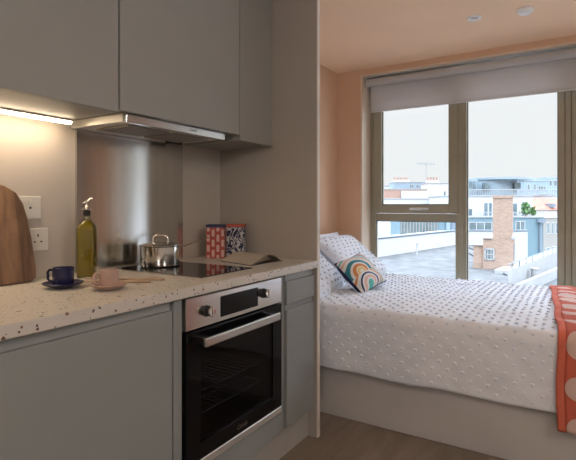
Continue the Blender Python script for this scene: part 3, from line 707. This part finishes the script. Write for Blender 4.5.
# throw
bm = bmesh.new(); uv = bm.loops.layers.uv.new('UVMap'); TS0 = -.065
def tsurf(s, y):
    if s < 0:
        q = dsurf(0.0, y); q.z += s
        q.x -= .004*math.sin(y*20)
    else: q = dsurf(s, y)
    _, nn = pf(max(0, s)); k = .016+.004*math.sin(s*31+y*7)*(1 if nn.y > .9 else .2)+.005*fbm(s, y, 12)
    return Vector((q.x+nn.x*k, q.y, q.z+nn.y*k))
def tedge(s): return .085+.09*max(0, (s-.33)/1.3)+.004*math.sin(s*13)
y_in = -.16
def strip(bm, uv, a0, a1, ns, ny, ti=None):
    g = []
    for i in range(ns+1):
        s = TS0+(1.62-TS0)*i/ns; e1 = tedge(s)
        row_ = []
        for j in range(ny+1):
            ya = e1-a0; yb = e1-a1 if a1 is not None else y_in
            y = ya+(yb-ya)*j/ny; row_.append((bm.verts.new(tsurf(s, y)), (s-TS0, e1-y)))
        g.append(row_)
    for i in range(ns):
        for j in range(ny):
            q_ = [g[i][j], g[i+1][j], g[i+1][j+1], g[i][j+1]]; f = bm.faces.new([k_[0] for k_ in q_])
            for l, k_ in zip(f.loops, q_): l[uv].uv = k_[1]
def strip_fix(bm):
    bmesh.ops.recalc_face_normals(bm, faces=bm.faces)
    if sum(f.normal.z for f in bm.faces) < 0: bmesh.ops.reverse_faces(bm, faces=bm.faces)
strip(bm, uv, .03, None, 110, 16); strip_fix(bm)
th_ = obj('throw_blanket', bm, 'throw', smooth=True); tag(th_, 'coral red blanket with large pale dots across the end of the bed', 'blanket')
mm = th_.modifiers.new('s', 'SOLIDIFY'); mm.thickness = .008; mm.offset = -.5
bm = bmesh.new(); uv = bm.loops.layers.uv.new('UVMap'); strip(bm, uv, 0, .03, 110, 3); strip_fix(bm)
ed = obj('border', bm, 'throwedge', th_, smooth=True); mm = ed.modifiers.new('s', 'SOLIDIFY'); mm.thickness = .010; mm.offset = -.3
# ------------------------------------------------------------ outside the window
class FR:   # an upright facade line: passes through photo column u at forward depth D, turned by ang from square-on
    def __init__(s, u, D, ang=0):
        l = (u-288)/F0*D; s.o = Vector((D*ct+l*st, D*st-l*ct, 0)); s.a = TH-PI/2+math.radians(ang)
        s.m = Matrix.Translation(s.o) @ Matrix.Rotation(s.a, 4, 'Z'); s.ax = Vector((math.cos(s.a), math.sin(s.a)))
    def x(s, u):
        k = (u-288)/F0; d = Vector((ct+k*st, st-k*ct))     # ray per unit forward depth
        # o + x*ax = D*d
        det = s.ax.x*(-d.y)+d.x*s.ax.y
        X = (-s.o.x*(-d.y)-d.x*s.o.y)/det; P_ = Vector((s.o.x, s.o.y))+s.ax*X; D = P_.x*ct+P_.y*st
        return X, D
    def z(s, u, y): return CH-(y-HZ)*s.x(u)[1]/F0
    def box(s, bm, u0, u1, zt, zb, d0, d1): box(bm, s.x(u0)[0], s.x(u1)[0], d0, d1, zb, zt, m=s.m)
def building(name, label, fr, u0, u1, ytop, zb, depth, m, wins=(), parts=(), cat='building', frame='ewhite', into=None):
    z1 = fr.z((u0+u1)/2, ytop); c = fr.m @ Vector(((fr.x(u0)[0]+fr.x(u1)[0])/2, depth/2, zb))
    bm = bmesh.new(); fr.box(bm, u0, u1, z1, zb, 0, depth)
    if into is None: o = thing(name, label, cat, c); obj('wall', bm, m, o)
    else: o = obj(name, bm, m, into, label=label)
    bm = bmesh.new(); x0, x1 = fr.x(u0)[0], fr.x(u1)[0]; t_ = .12
    for a in ((x0-t_, x1+t_, -t_, .25), (x0-t_, x1+t_, depth-.25, depth+t_), (x0-t_, x0+.25, .25, depth-.25), (x1-.25, x1+t_, .25, depth-.25)): box(bm, a[0], a[1], a[2], a[3], z1, z1+.14, m=fr.m)
    obj('coping', bm, 'ecop', o)
    for w in wins:
        a, b, yt, yb = w[:4]; nb = w[4] if len(w) > 4 else 1
        xa, xb = fr.x(a)[0], fr.x(b)[0]; za, zb_ = fr.z((a+b)/2, yb), fr.z((a+b)/2, yt); f_ = .07
        bm = bmesh.new()
        for q_ in ((xa, xb, za, za+f_), (xa, xb, zb_-f_, zb_), (xa, xa+f_, za, zb_), (xb-f_, xb, za, zb_)): box(bm, q_[0], q_[1], -.06, .02, q_[2], q_[3], m=fr.m)
        for k in range(1, nb): xm = xa+(xb-xa)*k/nb; box(bm, xm-f_/2, xm+f_/2, -.06, .02, za, zb_, m=fr.m)
        wo = obj('window', bm, frame if len(w) < 6 else w[5], o)
        bm = bmesh.new(); box(bm, xa+f_, xb-f_, -.03, -.005, za+f_, zb_-f_, m=fr.m); obj('pane', bm, 'eglass', wo if into is None else o)
    return o, z1
g = obj('ground', B(-20, 260, -160, 160, -12.2, -12), 'ground'); g['kind'] = 'structure'
# near roof, almost flat
RZ = -3.0
def PW(u, y, z): return onZ(u, y, z)
def poly_slab(bm, pts, z, th):
    t = bmesh.new(); v = [t.verts.new((p.x, p.y, p.z)) for p in pts]; f = t.faces.new(v)
    q = bmesh.ops.extrude_face_region(t, geom=[f]); bmesh.ops.translate(t, verts=[e_ for e_ in q['geom'] if isinstance(e_, bmesh.types.BMVert)], vec=(0, 0, -th)); bmesh.ops.recalc_face_normals(t, faces=t.faces); join(bm, t)
rf = thing('flat_roof_building', 'low building with a broad grey roof right below the window', 'building', PW(430, 300, RZ)-Vector((0, 0, 9)))
bm = bmesh.new(); A_ = [PW(330, 262, RZ), PW(455, 245, RZ), PW(500, 245.5, RZ), PW(508, 274, RZ), PW(500, 420, RZ), PW(250, 420, RZ)]
poly_slab(bm, A_, RZ, .3); obj('roof', bm, 'eroof', rf)
bm = bmesh.new(); A2 = [Vector((p.x, p.y, RZ-.3)) for p in A_]; poly_slab(bm, A2, RZ, 8.6); obj('wall', bm, 'ewhite', rf)
bm = bmesh.new()
for (ua, ya), (ub, yb) in (((467, 252), (506, 275)), ((467, 247), (506, 262))):
    a, b = PW(ua, ya, RZ+.04), PW(ub, yb, RZ+.04); tube(bm, [a, b], .06, 6)
obj('roof_seam', bm, mat('roof_seam_felt', (.035, .04, .045, 1), .9), rf)
va = PW(417, 256, RZ); vent = bmesh.new(); lathe(vent, [(.06, RZ), (.06, RZ+1.0), (.14, RZ+1.02), (.14, RZ+1.12), (0, RZ+1.2)], va.x, va.y, 12)
tag(obj('roof_vent_pipe', vent, 'ecop', smooth=True), 'thin vent pipe standing on the grey roof', 'pipe')
# white wall at the back of that roof
a, b = PW(330, 265, RZ), PW(455, 245, RZ); bm = bmesh.new(); dv2 = (b-a).normalized(); nn_ = Vector((-dv2.y, dv2.x, 0))
if nn_.dot(Vector((ct, st, 0))) < 0: nn_ = -nn_
dvr = Vector((st, -ct, 0))
ring = [a, b, b+dvr*8, b+dvr*8+Vector((ct, st, 0))*1.5, b+nn_*1.5, a+nn_*1.5]
poly_slab(bm, [Vector((p.x, p.y, -1.45)) for p in ring], 0, 10.5)
wt = obj('white_parapet_building', bm, 'ewhite', loc=(a+b)/2-Vector((0, 0, 9))); tag(wt, 'long plain white building wall behind the grey roof', 'building')
bm = bmesh.new(); ring2 = [p.copy() for p in ring]
t = bmesh.new(); tube(bm, [Vector((p.x, p.y, -1.40)) for p in ring[:3]], .10, 6); obj('coping', bm, 'edark', wt)
# brick building with chimney
fb = FR(513, 31, -28)   # left (front) face running back to the left
def bb(bm, u0, u1, y0, zb, d0, d1): fb.box(bm, u0, u1, fb.z((u0+u1)/2, y0), zb, d0, d1)
br = thing('brick_building', 'small buff brick building with a tall chimney on the roof', 'building', fb.m @ Vector((-1.5, 1.5, RZ)))
bm = bmesh.new(); bb(bm, 483, 513, 238.5, RZ-.4, 0, 3.2); bb(bm, 473, 483, 245.5, RZ-.4, .2, 2.4); obj('wall', bm, 'brick', br)
bm = bmesh.new(); fb.box(bm, 492.8, 512.6, fb.z(503, 198), fb.z(503, 238.5), .02, .7); fb.box(bm, 492.2, 513.2, fb.z(503, 195.5), fb.z(503, 198), -.03, .75)
ch = obj('chimney', bm, 'brick', br)
bm = bmesh.new(); fb.box(bm, 482.3, 492.5, fb.z(488, 237.6), fb.z(488, 238.6), -.1, 3.25); x1_ = fb.x(513)[0]; zt_ = fb.z(513, 237.5)
box(bm, x1_-.1, x1_+.12, -.05, 3.3, zt_-.12, zt_+.06, m=fb.m); fb.box(bm, 472.6, 483, fb.z(478, 244.8), fb.z(478, 245.6), .1, 2.5); obj('coping', bm, 'ecop', br)
def fwin(fr, parent, a, b, yt, yb, f_=.07, nb=2, nh=2, m='ecop', d=-.05):
    xa, xb = fr.x(a)[0], fr.x(b)[0]; za, zb_ = fr.z((a+b)/2, yb), fr.z((a+b)/2, yt); bm = bmesh.new()
    for q_ in ((xa, xb, za, za+f_), (xa, xb, zb_-f_, zb_), (xa, xa+f_, za, zb_), (xb-f_, xb, za, zb_)): box(bm, q_[0], q_[1], d, .02, q_[2], q_[3], m=fr.m)
    for k in range(1, nb): xm = xa+(xb-xa)*k/nb; box(bm, xm-.02, xm+.02, d, .02, za, zb_, m=fr.m)
    for k in range(1, nh): zm = za+(zb_-za)*k/nh; box(bm, xa, xb, d, .02, zm-.025, zm+.025, m=fr.m)
    wo = obj('window', bm, m, parent); bm = bmesh.new(); box(bm, xa+f_, xb-f_, -.02, -.004, za+f_, zb_-f_, m=fr.m); obj('pane', bm, 'eglass', wo)
fwin(fb, br, 484.3, 494.5, 248.2, 260.2, .10, 3, 2)
# side face door/windows of the brick building
x1_ = fb.x(513)[0]
for y0_, w_, mm_ in ((.75, .35, 'edark'), (1.75, .45, 'ecop')):
    bm = bmesh.new(); box(bm, x1_-.01, x1_+.03, y0_, y0_+w_, fb.z(513, 262), fb.z(513, 245), m=fb.m); obj('side_window', bm, mm_, br)
# white parapet running away to the right + lower roof
pa = thing('parapet_roof', 'white parapet and pale roof running off to the right below the blue building', 'building', PW(530, 285, RZ-1)-Vector((0, 0, 7)))
a, b = PW(508, 278, RZ-.2), PW(575, 248.5, RZ-.2); bm = bmesh.new(); dirp = (b-a).normalized(); nr = Vector((dirp.y, -dirp.x, 0))
def wallseg(bm, a, b, w, z0, z1):
    d = (b-a).normalized(); n_ = Vector((-d.y, d.x, 0))*w
    t = bmesh.new(); P_ = [a, b, b+n_, a+n_]; lo = [t.verts.new((p.x, p.y, z0)) for p in P_]; hi = [t.verts.new((p.x, p.y, z1)) for p in P_]
    t.faces.new(lo[::-1]); t.faces.new(hi)
    for k in range(4): t.faces.new((lo[k], lo[(k+1) % 4], hi[(k+1) % 4], hi[k]))
    bmesh.ops.recalc_face_normals(t, faces=t.faces); join(bm, t)
wallseg(bm, a, b, .8, -11, RZ+.25); obj('parapet', bm, 'ecop', pa)
bm = bmesh.new(); L_ = (b-a).length
for k in range(14):
    c = a.lerp(b, (k+.5)/14); 
    tube(bm, [Vector((c.x, c.y, RZ+.24)), Vector((c.x, c.y, RZ+.65))], .035, 6)
tube(bm, [Vector((a.x, a.y, RZ+.62)), Vector((b.x, b.y, RZ+.62))], .035, 6); obj('roof_rail', bm, 'edark', pa)
bm = bmesh.new(); Q = [PW(508, 279, RZ-1.2), PW(585, 252, RZ-1.2), PW(700, 300, RZ-1.2), PW(640, 420, RZ-1.2), PW(500, 420, RZ-1.2)]
poly_slab(bm, Q, 0, .3); obj('roof', bm, 'eroof', pa)
a2, b2 = PW(520, 286, RZ-.6), PW(600, 252, RZ-.6); bm = bmesh.new(); wallseg(bm, a2, b2, .25, RZ-1.4, RZ-.5); obj('inner_kerb', bm, 'ecop', pa)
p_ = PW(535, 284, RZ-1.2); bm = bmesh.new(); lathe(bm, [(.26, RZ-1.2), (.26, RZ-.2), (.3, RZ-.18), (.3, RZ-.08), (0, RZ-.05)], p_.x, p_.y, 14)
tag(obj('roof_flue', bm, 'ecop', smooth=True), 'short white round flue on the lower roof at right', 'flue')
# blue building
f1 = FR(505, 60, 0)
o, z1 = building('blue_building', 'blue-grey rendered building with a strip window behind the brick chimney', f1, 400, 543, 217.5, -12, 5.5, 'eblue',
    wins=((468.5, 492, 222, 233, 3), (515.5, 525, 221, 233.5, 2)))
bm = bmesh.new(); xp = f1.x(539.7)[0]; tube(bm, [f1.m @ Vector((xp, -.2, f1.z(540, 262))), f1.m @ Vector((xp, -.2, f1.z(540, 222)))], .16, 8); box(bm, xp-.4, xp+.4, -.6, -.02, f1.z(540, 222.5), f1.z(540, 219), m=f1.m); obj('drainpipe', bm, 'edark', o)
for a, b, mm_ in ((401, 437, 'eglass'), (438, 444, 'eblue'), (446, 450, 'epale'), (451, 457, 'edark')):
    bm = bmesh.new(); f1.box(bm, a, b, f1.z(a, 221), f1.z(a, 233), -.12, -.01); obj('window_band', bm, mm_, o)
bm = bmesh.new()
for k in range(13): xx = f1.x(401+k*3)[0]; box(bm, xx-.05, xx+.05, -.2, -.125, f1.z(401, 233), f1.z(401, 219), m=f1.m)
obj('mullion', bm, 'ebeige', o)
f2 = FR(543.3, 60, 38)
building('side_wing', 'beige side wing with rows of windows', f2, 543.3, 590, 217.5, -12, 8, 'ebeige',
    wins=((546, 549.5, 222.5, 234, 1), (551, 553.5, 222.5, 234, 1), (555, 557.5, 222.5, 234, 1), (545.5, 549.5, 247.5, 256, 1), (551, 555, 246.5, 254.5, 1), (556, 559, 246, 253.5, 1)), into=o)
# white upper storeys
f3 = FR(500, 66, 0)
o, z3 = building('white_building', 'white upper storey with tall dark windows and a roof terrace', f3, 440, 533, 196.5, -11.9, 5, 'ewhite',
    wins=((484.3, 487.5, 203, 217), (489, 491.7, 203, 217), (493.5, 497, 203, 216), (512.5, 517, 203.5, 216), (522, 526.3, 202, 209.5), (468.5, 472, 209, 216), (522, 526, 211.5, 217.4)), frame='edark')
bm = bmesh.new()
for k in range(26):
    xx = f3.x(467+k*2.6)[0]; box(bm, xx-.03, xx+.03, -3.0, -2.94, f1.z(500, 217.5), f1.z(500, 212.5), m=f3.m)
box(bm, f3.x(467)[0], f3.x(533)[0], -3.02, -2.92, f1.z(500, 213), f1.z(500, 212.2), m=f3.m); obj('terrace_rail', bm, 'ecop', o)
# pale penthouse behind with curved roof edge
f4 = FR(500, 80, 0)
o, z4 = building('penthouse', 'pale blue curved penthouse storey on the skyline', f4, 466, 556, 196, -11.9, 9, 'ewhite')
bm = bmesh.new(); n = 24; xs0, xs1 = f4.x(476)[0], f4.x(523)[0]; zt, zb = f4.z(500, 179.5), f4.z(500, 196)
pts = [(xs0+(xs1-xs0)*k/n, 2.0-1.8*math.sin(PI*k/n)) for k in range(n+1)]+[(xs1, 8), (xs0, 8)]
prism(bm, pts, zb, zt, 'z', m=f4.m); obj('upper_storey', bm, 'epale', o)
bm = bmesh.new(); xs0, xs1 = f4.x(481)[0], f4.x(537)[0]
pts = [(xs0+(xs1-xs0)*k/n, 1.2-2.2*math.sin(PI*k/n)) for k in range(n+1)]+[(xs1, 8), (xs0, 8)]
prism(bm, pts, zt+.02, f4.z(500, 177.3), 'z', m=f4.m); obj('canopy_roof', bm, 'epale', o)
bm = bmesh.new(); f4.box(bm, 466, 475.5, f4.z(470, 178.5), zb, -.5, 6); obj('side_block', bm, 'epale', o)
for a, b in ((468, 470.3), (471.5, 474.5)):
    bm = bmesh.new(); f4.box(bm, a, b, f4.z(a, 181.5), f4.z(a, 188.5), -.62, -.5); obj('window', bm, 'eglass', o)
for a, b in ((484.5, 489.5), (516.5, 522.5)):
    bm = bmesh.new(); f4.box(bm, a, b, f4.z(a, 182.5), f4.z(a, 188.8), -.1 if a < 500 else .6, 2); obj('window', bm, 'eglass', o)
bm = bmesh.new()
for k in range(40): xx = f4.x(467+k*2.25)[0]; box(bm, xx-.04, xx+.04, -1.0, -.92, z4, f4.z(500, 189.5), m=f4.m)
box(bm, f4.x(467)[0], f4.x(556)[0], -1.05, -.9, f4.z(500, 190.3), f4.z(500, 189.5), m=f4.m); obj('balcony_rail', bm, 'ecop', o)
# far right blocks
f5 = FR(545, 92, 0)
building('apartment_block', 'pale apartment block with balconies at the right of the skyline', f5, 524, 560, 181, -11.9, 8, 'epale',
    wins=((527, 530, 184, 190), (533.5, 536, 184, 190), (538, 546, 186, 190, 3), (549, 552, 179.8, 186), (553.5, 557, 179.8, 186), (539, 547.5, 194, 198.5, 3), (550, 555, 194, 198.5)))
bm = bmesh.new(); f5.box(bm, 547.5, 562, f5.z(550, 177), f5.z(550, 181)+.15, .5, 7); 
tag(obj('rooftop_block', bm, 'epale'), 'small pale rooftop block above the apartment balconies', 'building')
# orange tiled roof
f6 = FR(548, 72, 0); bm = bmesh.new(); xa, xb = f6.x(533.5)[0], f6.x(575)[0]; zt, zb = f6.z(548, 197.5), f6.z(548, 210)
t = bmesh.new(); vs = [t.verts.new(c) for c in ((xa, 0, zb), (xb, 0, zb), (xb, 5, zt), (xa+1.0, 5, zt), (xa, 8, zb), (xb, 8, zb))]
t.faces.new((vs[0], vs[1], vs[2], vs[3])); t.faces.new((vs[3], vs[2], vs[5], vs[4])); t.faces.new((vs[0], vs[3], vs[4])); t.faces.new((vs[1], vs[5], vs[2])); t.faces.new((vs[0], vs[4], vs[5], vs[1])); bmesh.ops.recalc_face_normals(t, faces=t.faces); join(bm, t, f6.m)
tr_ = thing('tiled_roof_house', 'house with an orange tiled roof at the right, behind the terrace plants', 'building', f6.m @ Vector(((xa+xb)/2, 4, -11)))
obj('roof', bm, 'tile', tr_); bm = bmesh.new(); box(bm, xa+.2, xb-.2, .2, 7.8, -11.9, zb-.01, m=f6.m); obj('wall', bm, 'ewhite', tr_)
bm = bmesh.new(); f6.box(bm, 553.5, 556.5, f6.z(555, 203.5), f6.z(555, 207.5), .2, 3); obj('roof_window', bm, 'edark', tr_)
# terrace plants
def shrub(label, fr, u, ytop, ybase, w, n, dep):
    bm = bmesh.new(); x0 = fr.x(u)[0]; zb = fr.z(u, ybase); zt = fr.z(u, ytop); random.seed(int(u))
    for k in range(n):
        a = random.uniform(0, 2*PI); r = random.uniform(.1, 1)*w; z = random.uniform(.15, 1); c = Vector((x0+math.cos(a)*r*(1-.5*z), dep+math.sin(a)*r*.6, zb+(zt-zb)*z))
        t = bmesh.new(); v = [t.verts.new(p) for p in ((0, 0, -.02), (.12, 0, .12), (0, .02, .42), (-.12, 0, .12))]; t.faces.new(v)
        join(bm, t, fr.m @ Matrix.Translation(c) @ Matrix.Rotation(random.uniform(0, 6.3), 4, 'Z') @ Matrix.Rotation(random.uniform(-1.2, 1.2), 4, 'X'))
    s = thing('terrace_shrub', label, 'plant', fr.m @ Vector((x0, dep, zb)), 'terrace plants')
    obj('foliage', bm, 'leaf', s); bm = bmesh.new()
    for k in range(4): tube(bm, [fr.m @ Vector((x0+random.uniform(-.1, .1), dep, zb)), fr.m @ Vector((x0+random.uniform(-w*.5, w*.5), dep, zb+(zt-zb)*.75))], .03, 5)
    obj('stem', bm, 'brick2', s)
shrub('taller green terrace shrub beside the corner of the white storey', f1, 537.5, 204, 217.3, .9, 200, 3)
shrub('lower green terrace shrub in front of the orange roof', f1, 545, 208.5, 217.3, .55, 110, 3)
# left light: far buildings
f7 = FR(415, 72, 0)
building('long_white_building', 'long low white building seen through the opening sash', f7, 360, 440, 199, -11.9, 7, 'ewhite', wins=((434, 437, 199.8, 205.5), (447.5, 449.5, 199.8, 205)))
f8 = FR(415, 95, 0)
o, z8 = building('red_brick_terrace', 'low red brick building on the left of the skyline', f8, 366, 427, 189.5, -11.9, 7, 'brick2', wins=((404, 410, 192.5, 197.5, 2), (412, 417, 192.5, 197.5, 2), (419, 424, 192.5, 197.5, 2)), frame='ewhite')
bm = bmesh.new(); f8.box(bm, 401, 427, f8.z(410, 191), f8.z(410, 198.8), -.6, -.02); o['category'] = 'building'; obj('rendered_front', bm, 'ewhite', o)
f9 = FR(415, 104, 0)
building('blue_flats', 'pale blue flats with small windows on the left skyline', f9, 394, 428, 182.5, -11.9, 5, 'epale', wins=((409.5, 414, 184.5, 188, 2), (416, 419, 185, 188), (421, 424, 185, 188)))
f10 = FR(440, 98, 0)
building('white_gable_block', 'white block left of the mullion on the skyline', f10, 427.5, 466, 183.5, -11.9, 5, 'ewhite', wins=((443.5, 446, 191, 197),))
f11 = FR(400, 112, 0)
building('distant_white_block', 'plain white block furthest left on the skyline', f11, 380, 400, 186, -11.9, 6, 'ewhite')
def pots(label, fr, us, ytop, ybase):
    for k, u in enumerate(us):
        x0 = fr.x(u)[0]; zb = fr.z(u, ybase); zt = fr.z(u, ytop); bm = bmesh.new(); lathe(bm, [(.22, zb), (.18, zt-.15), (.24, zt-.12), (.24, zt), (0, zt)], x0, 1.2, 8, m=fr.m)
        tag(obj('chimney_pot', bm, 'brick2'), label, 'chimney pot', label)
bm = bmesh.new(); f9.box(bm, 395, 410, f9.z(402, 179.8), f9.z(402, 182.5)+.15, .7, 1.7); tag(obj('chimney_stack', bm, 'ewhite'), 'long white chimney stack carrying a row of pots on the left', 'chimney')
pots('little chimney pot in the row on the long white stack', f9, (396, 399, 402, 405, 408), 177.1, 179.75)
bm = bmesh.new(); f10.box(bm, 428, 440, f10.z(434, 180.3), f10.z(434, 183.5)+.15, .7, 1.7); tag(obj('chimney_stack', bm, 'ewhite'), 'white chimney stack with pots on the white block', 'chimney')
pots('little chimney pot on the white block', f10, (429.5, 432.5, 435.5, 438.5), 176.9, 180.25)
bm = bmesh.new(); x0 = f10.x(430.5)[0]; zz = f10.z(430, 162.5)
tube(bm, [f10.m @ Vector((x0, 3.2, f10.z(434, 183.5)+.15)), f10.m @ Vector((x0, 3.2, zz+.2))], .05, 6); tube(bm, [f10.m @ Vector((x0-1.9, 3.2, zz+.15)), f10.m @ Vector((x0+1.9, 3.2, zz-.1))], .045, 6)
for k in range(8): xx = x0-1.8+k*.5; tube(bm, [f10.m @ Vector((xx, 2.8-.02*k, zz+.12-.03*k)), f10.m @ Vector((xx, 3.6, zz+.12-.03*k))], .035, 5); tube(bm, [f10.m @ Vector((xx, 3.2, zz-.25)), f10.m @ Vector((xx, 3.2, zz+.4))], .03, 5)
tag(obj('rooftop_antenna', bm, 'edark'), 'thin rooftop television antenna against the sky', 'antenna')
# ------------------------------------------------------------ light
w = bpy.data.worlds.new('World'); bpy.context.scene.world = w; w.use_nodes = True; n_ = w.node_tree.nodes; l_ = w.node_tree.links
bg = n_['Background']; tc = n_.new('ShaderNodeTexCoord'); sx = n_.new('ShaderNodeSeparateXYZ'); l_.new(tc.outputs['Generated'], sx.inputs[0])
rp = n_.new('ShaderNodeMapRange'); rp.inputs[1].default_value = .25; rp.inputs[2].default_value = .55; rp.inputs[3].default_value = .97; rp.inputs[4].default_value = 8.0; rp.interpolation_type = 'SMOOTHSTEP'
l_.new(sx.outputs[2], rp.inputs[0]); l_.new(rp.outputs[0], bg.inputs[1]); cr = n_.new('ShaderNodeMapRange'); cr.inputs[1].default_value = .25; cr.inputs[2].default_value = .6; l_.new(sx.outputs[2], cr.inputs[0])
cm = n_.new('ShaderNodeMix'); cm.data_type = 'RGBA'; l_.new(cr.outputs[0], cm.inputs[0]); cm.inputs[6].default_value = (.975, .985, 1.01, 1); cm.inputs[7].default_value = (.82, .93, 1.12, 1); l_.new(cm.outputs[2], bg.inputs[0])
sn = bpy.data.lights.new('sun', 'SUN'); sn.energy = .4; sn.angle = math.radians(25); sn.color = (1, .98, .95)
so = bpy.data.objects.new('sun', sn); C.objects.link(so); so.rotation_euler = Vector((.72, .42, -.85)).to_track_quat('-Z', 'Y').to_euler(); so.location = (0, 0, 20)
# added globe fill lights, out of view on the camera side of the room
def lamp(x, y, z, r, e, label):
    o = thing('fill_globe', label, 'lamp', (x, y, z-r))
    bm = bmesh.new(); lathe(bm, [(0, z-r)]+[(r*math.sin(PI*k/16), z-r*math.cos(PI*k/16)) for k in range(1, 16)]+[(0, z+r)], x, y, 32); obj('globe', bm, emit('globe_glow', (1, .985, .965, 1), e), o, smooth=True)
    bm = bmesh.new(); tube(bm, [(x, y, z+r), (x, y, HC-.02)], .004, 6); lathe(bm, [(.05, HC-.02), (.05, HC-.001), (0, HC-.001)], x, y, 20); obj('cord', bm, 'white', o)
lamp(.5, -1.1, 2.0, .15, 32, 'added glowing fill globe, out of view, hanging over the middle of the room')
lamp(-1.2, -.35, 2.0, .15, 32, 'added glowing fill globe, out of view, hanging near the rear wall')
# strip light output
ld = bpy.data.lights.new('strip_light', 'AREA'); ld.shape = 'RECTANGLE'; ld.size = 1.0; ld.size_y = .02; ld.energy = 1.3; ld.color = (1, .74, .48)
lo = bpy.data.objects.new('strip_light', ld); C.objects.link(lo); lo.location = (.62, 1.711, 1.504)
# ------------------------------------------------------------ camera
cam = bpy.data.cameras.new('camera'); cam.sensor_width = 36; cam.lens = 36*F0/576; cam.shift_y = (HZ-230)/576; cam.clip_start = .05; cam.clip_end = 500
co = bpy.data.objects.new('camera', cam); C.objects.link(co); co.location = (0, 0, CH)
co.rotation_euler = (PI/2, 0, TH-PI/2)
bpy.context.scene.camera = co
vs_ = bpy.context.scene.view_settings; vs_.view_transform = 'Standard'; vs_.look = 'None'; vs_.exposure = 0; vs_.gamma = 1; vs_.use_curve_mapping = False
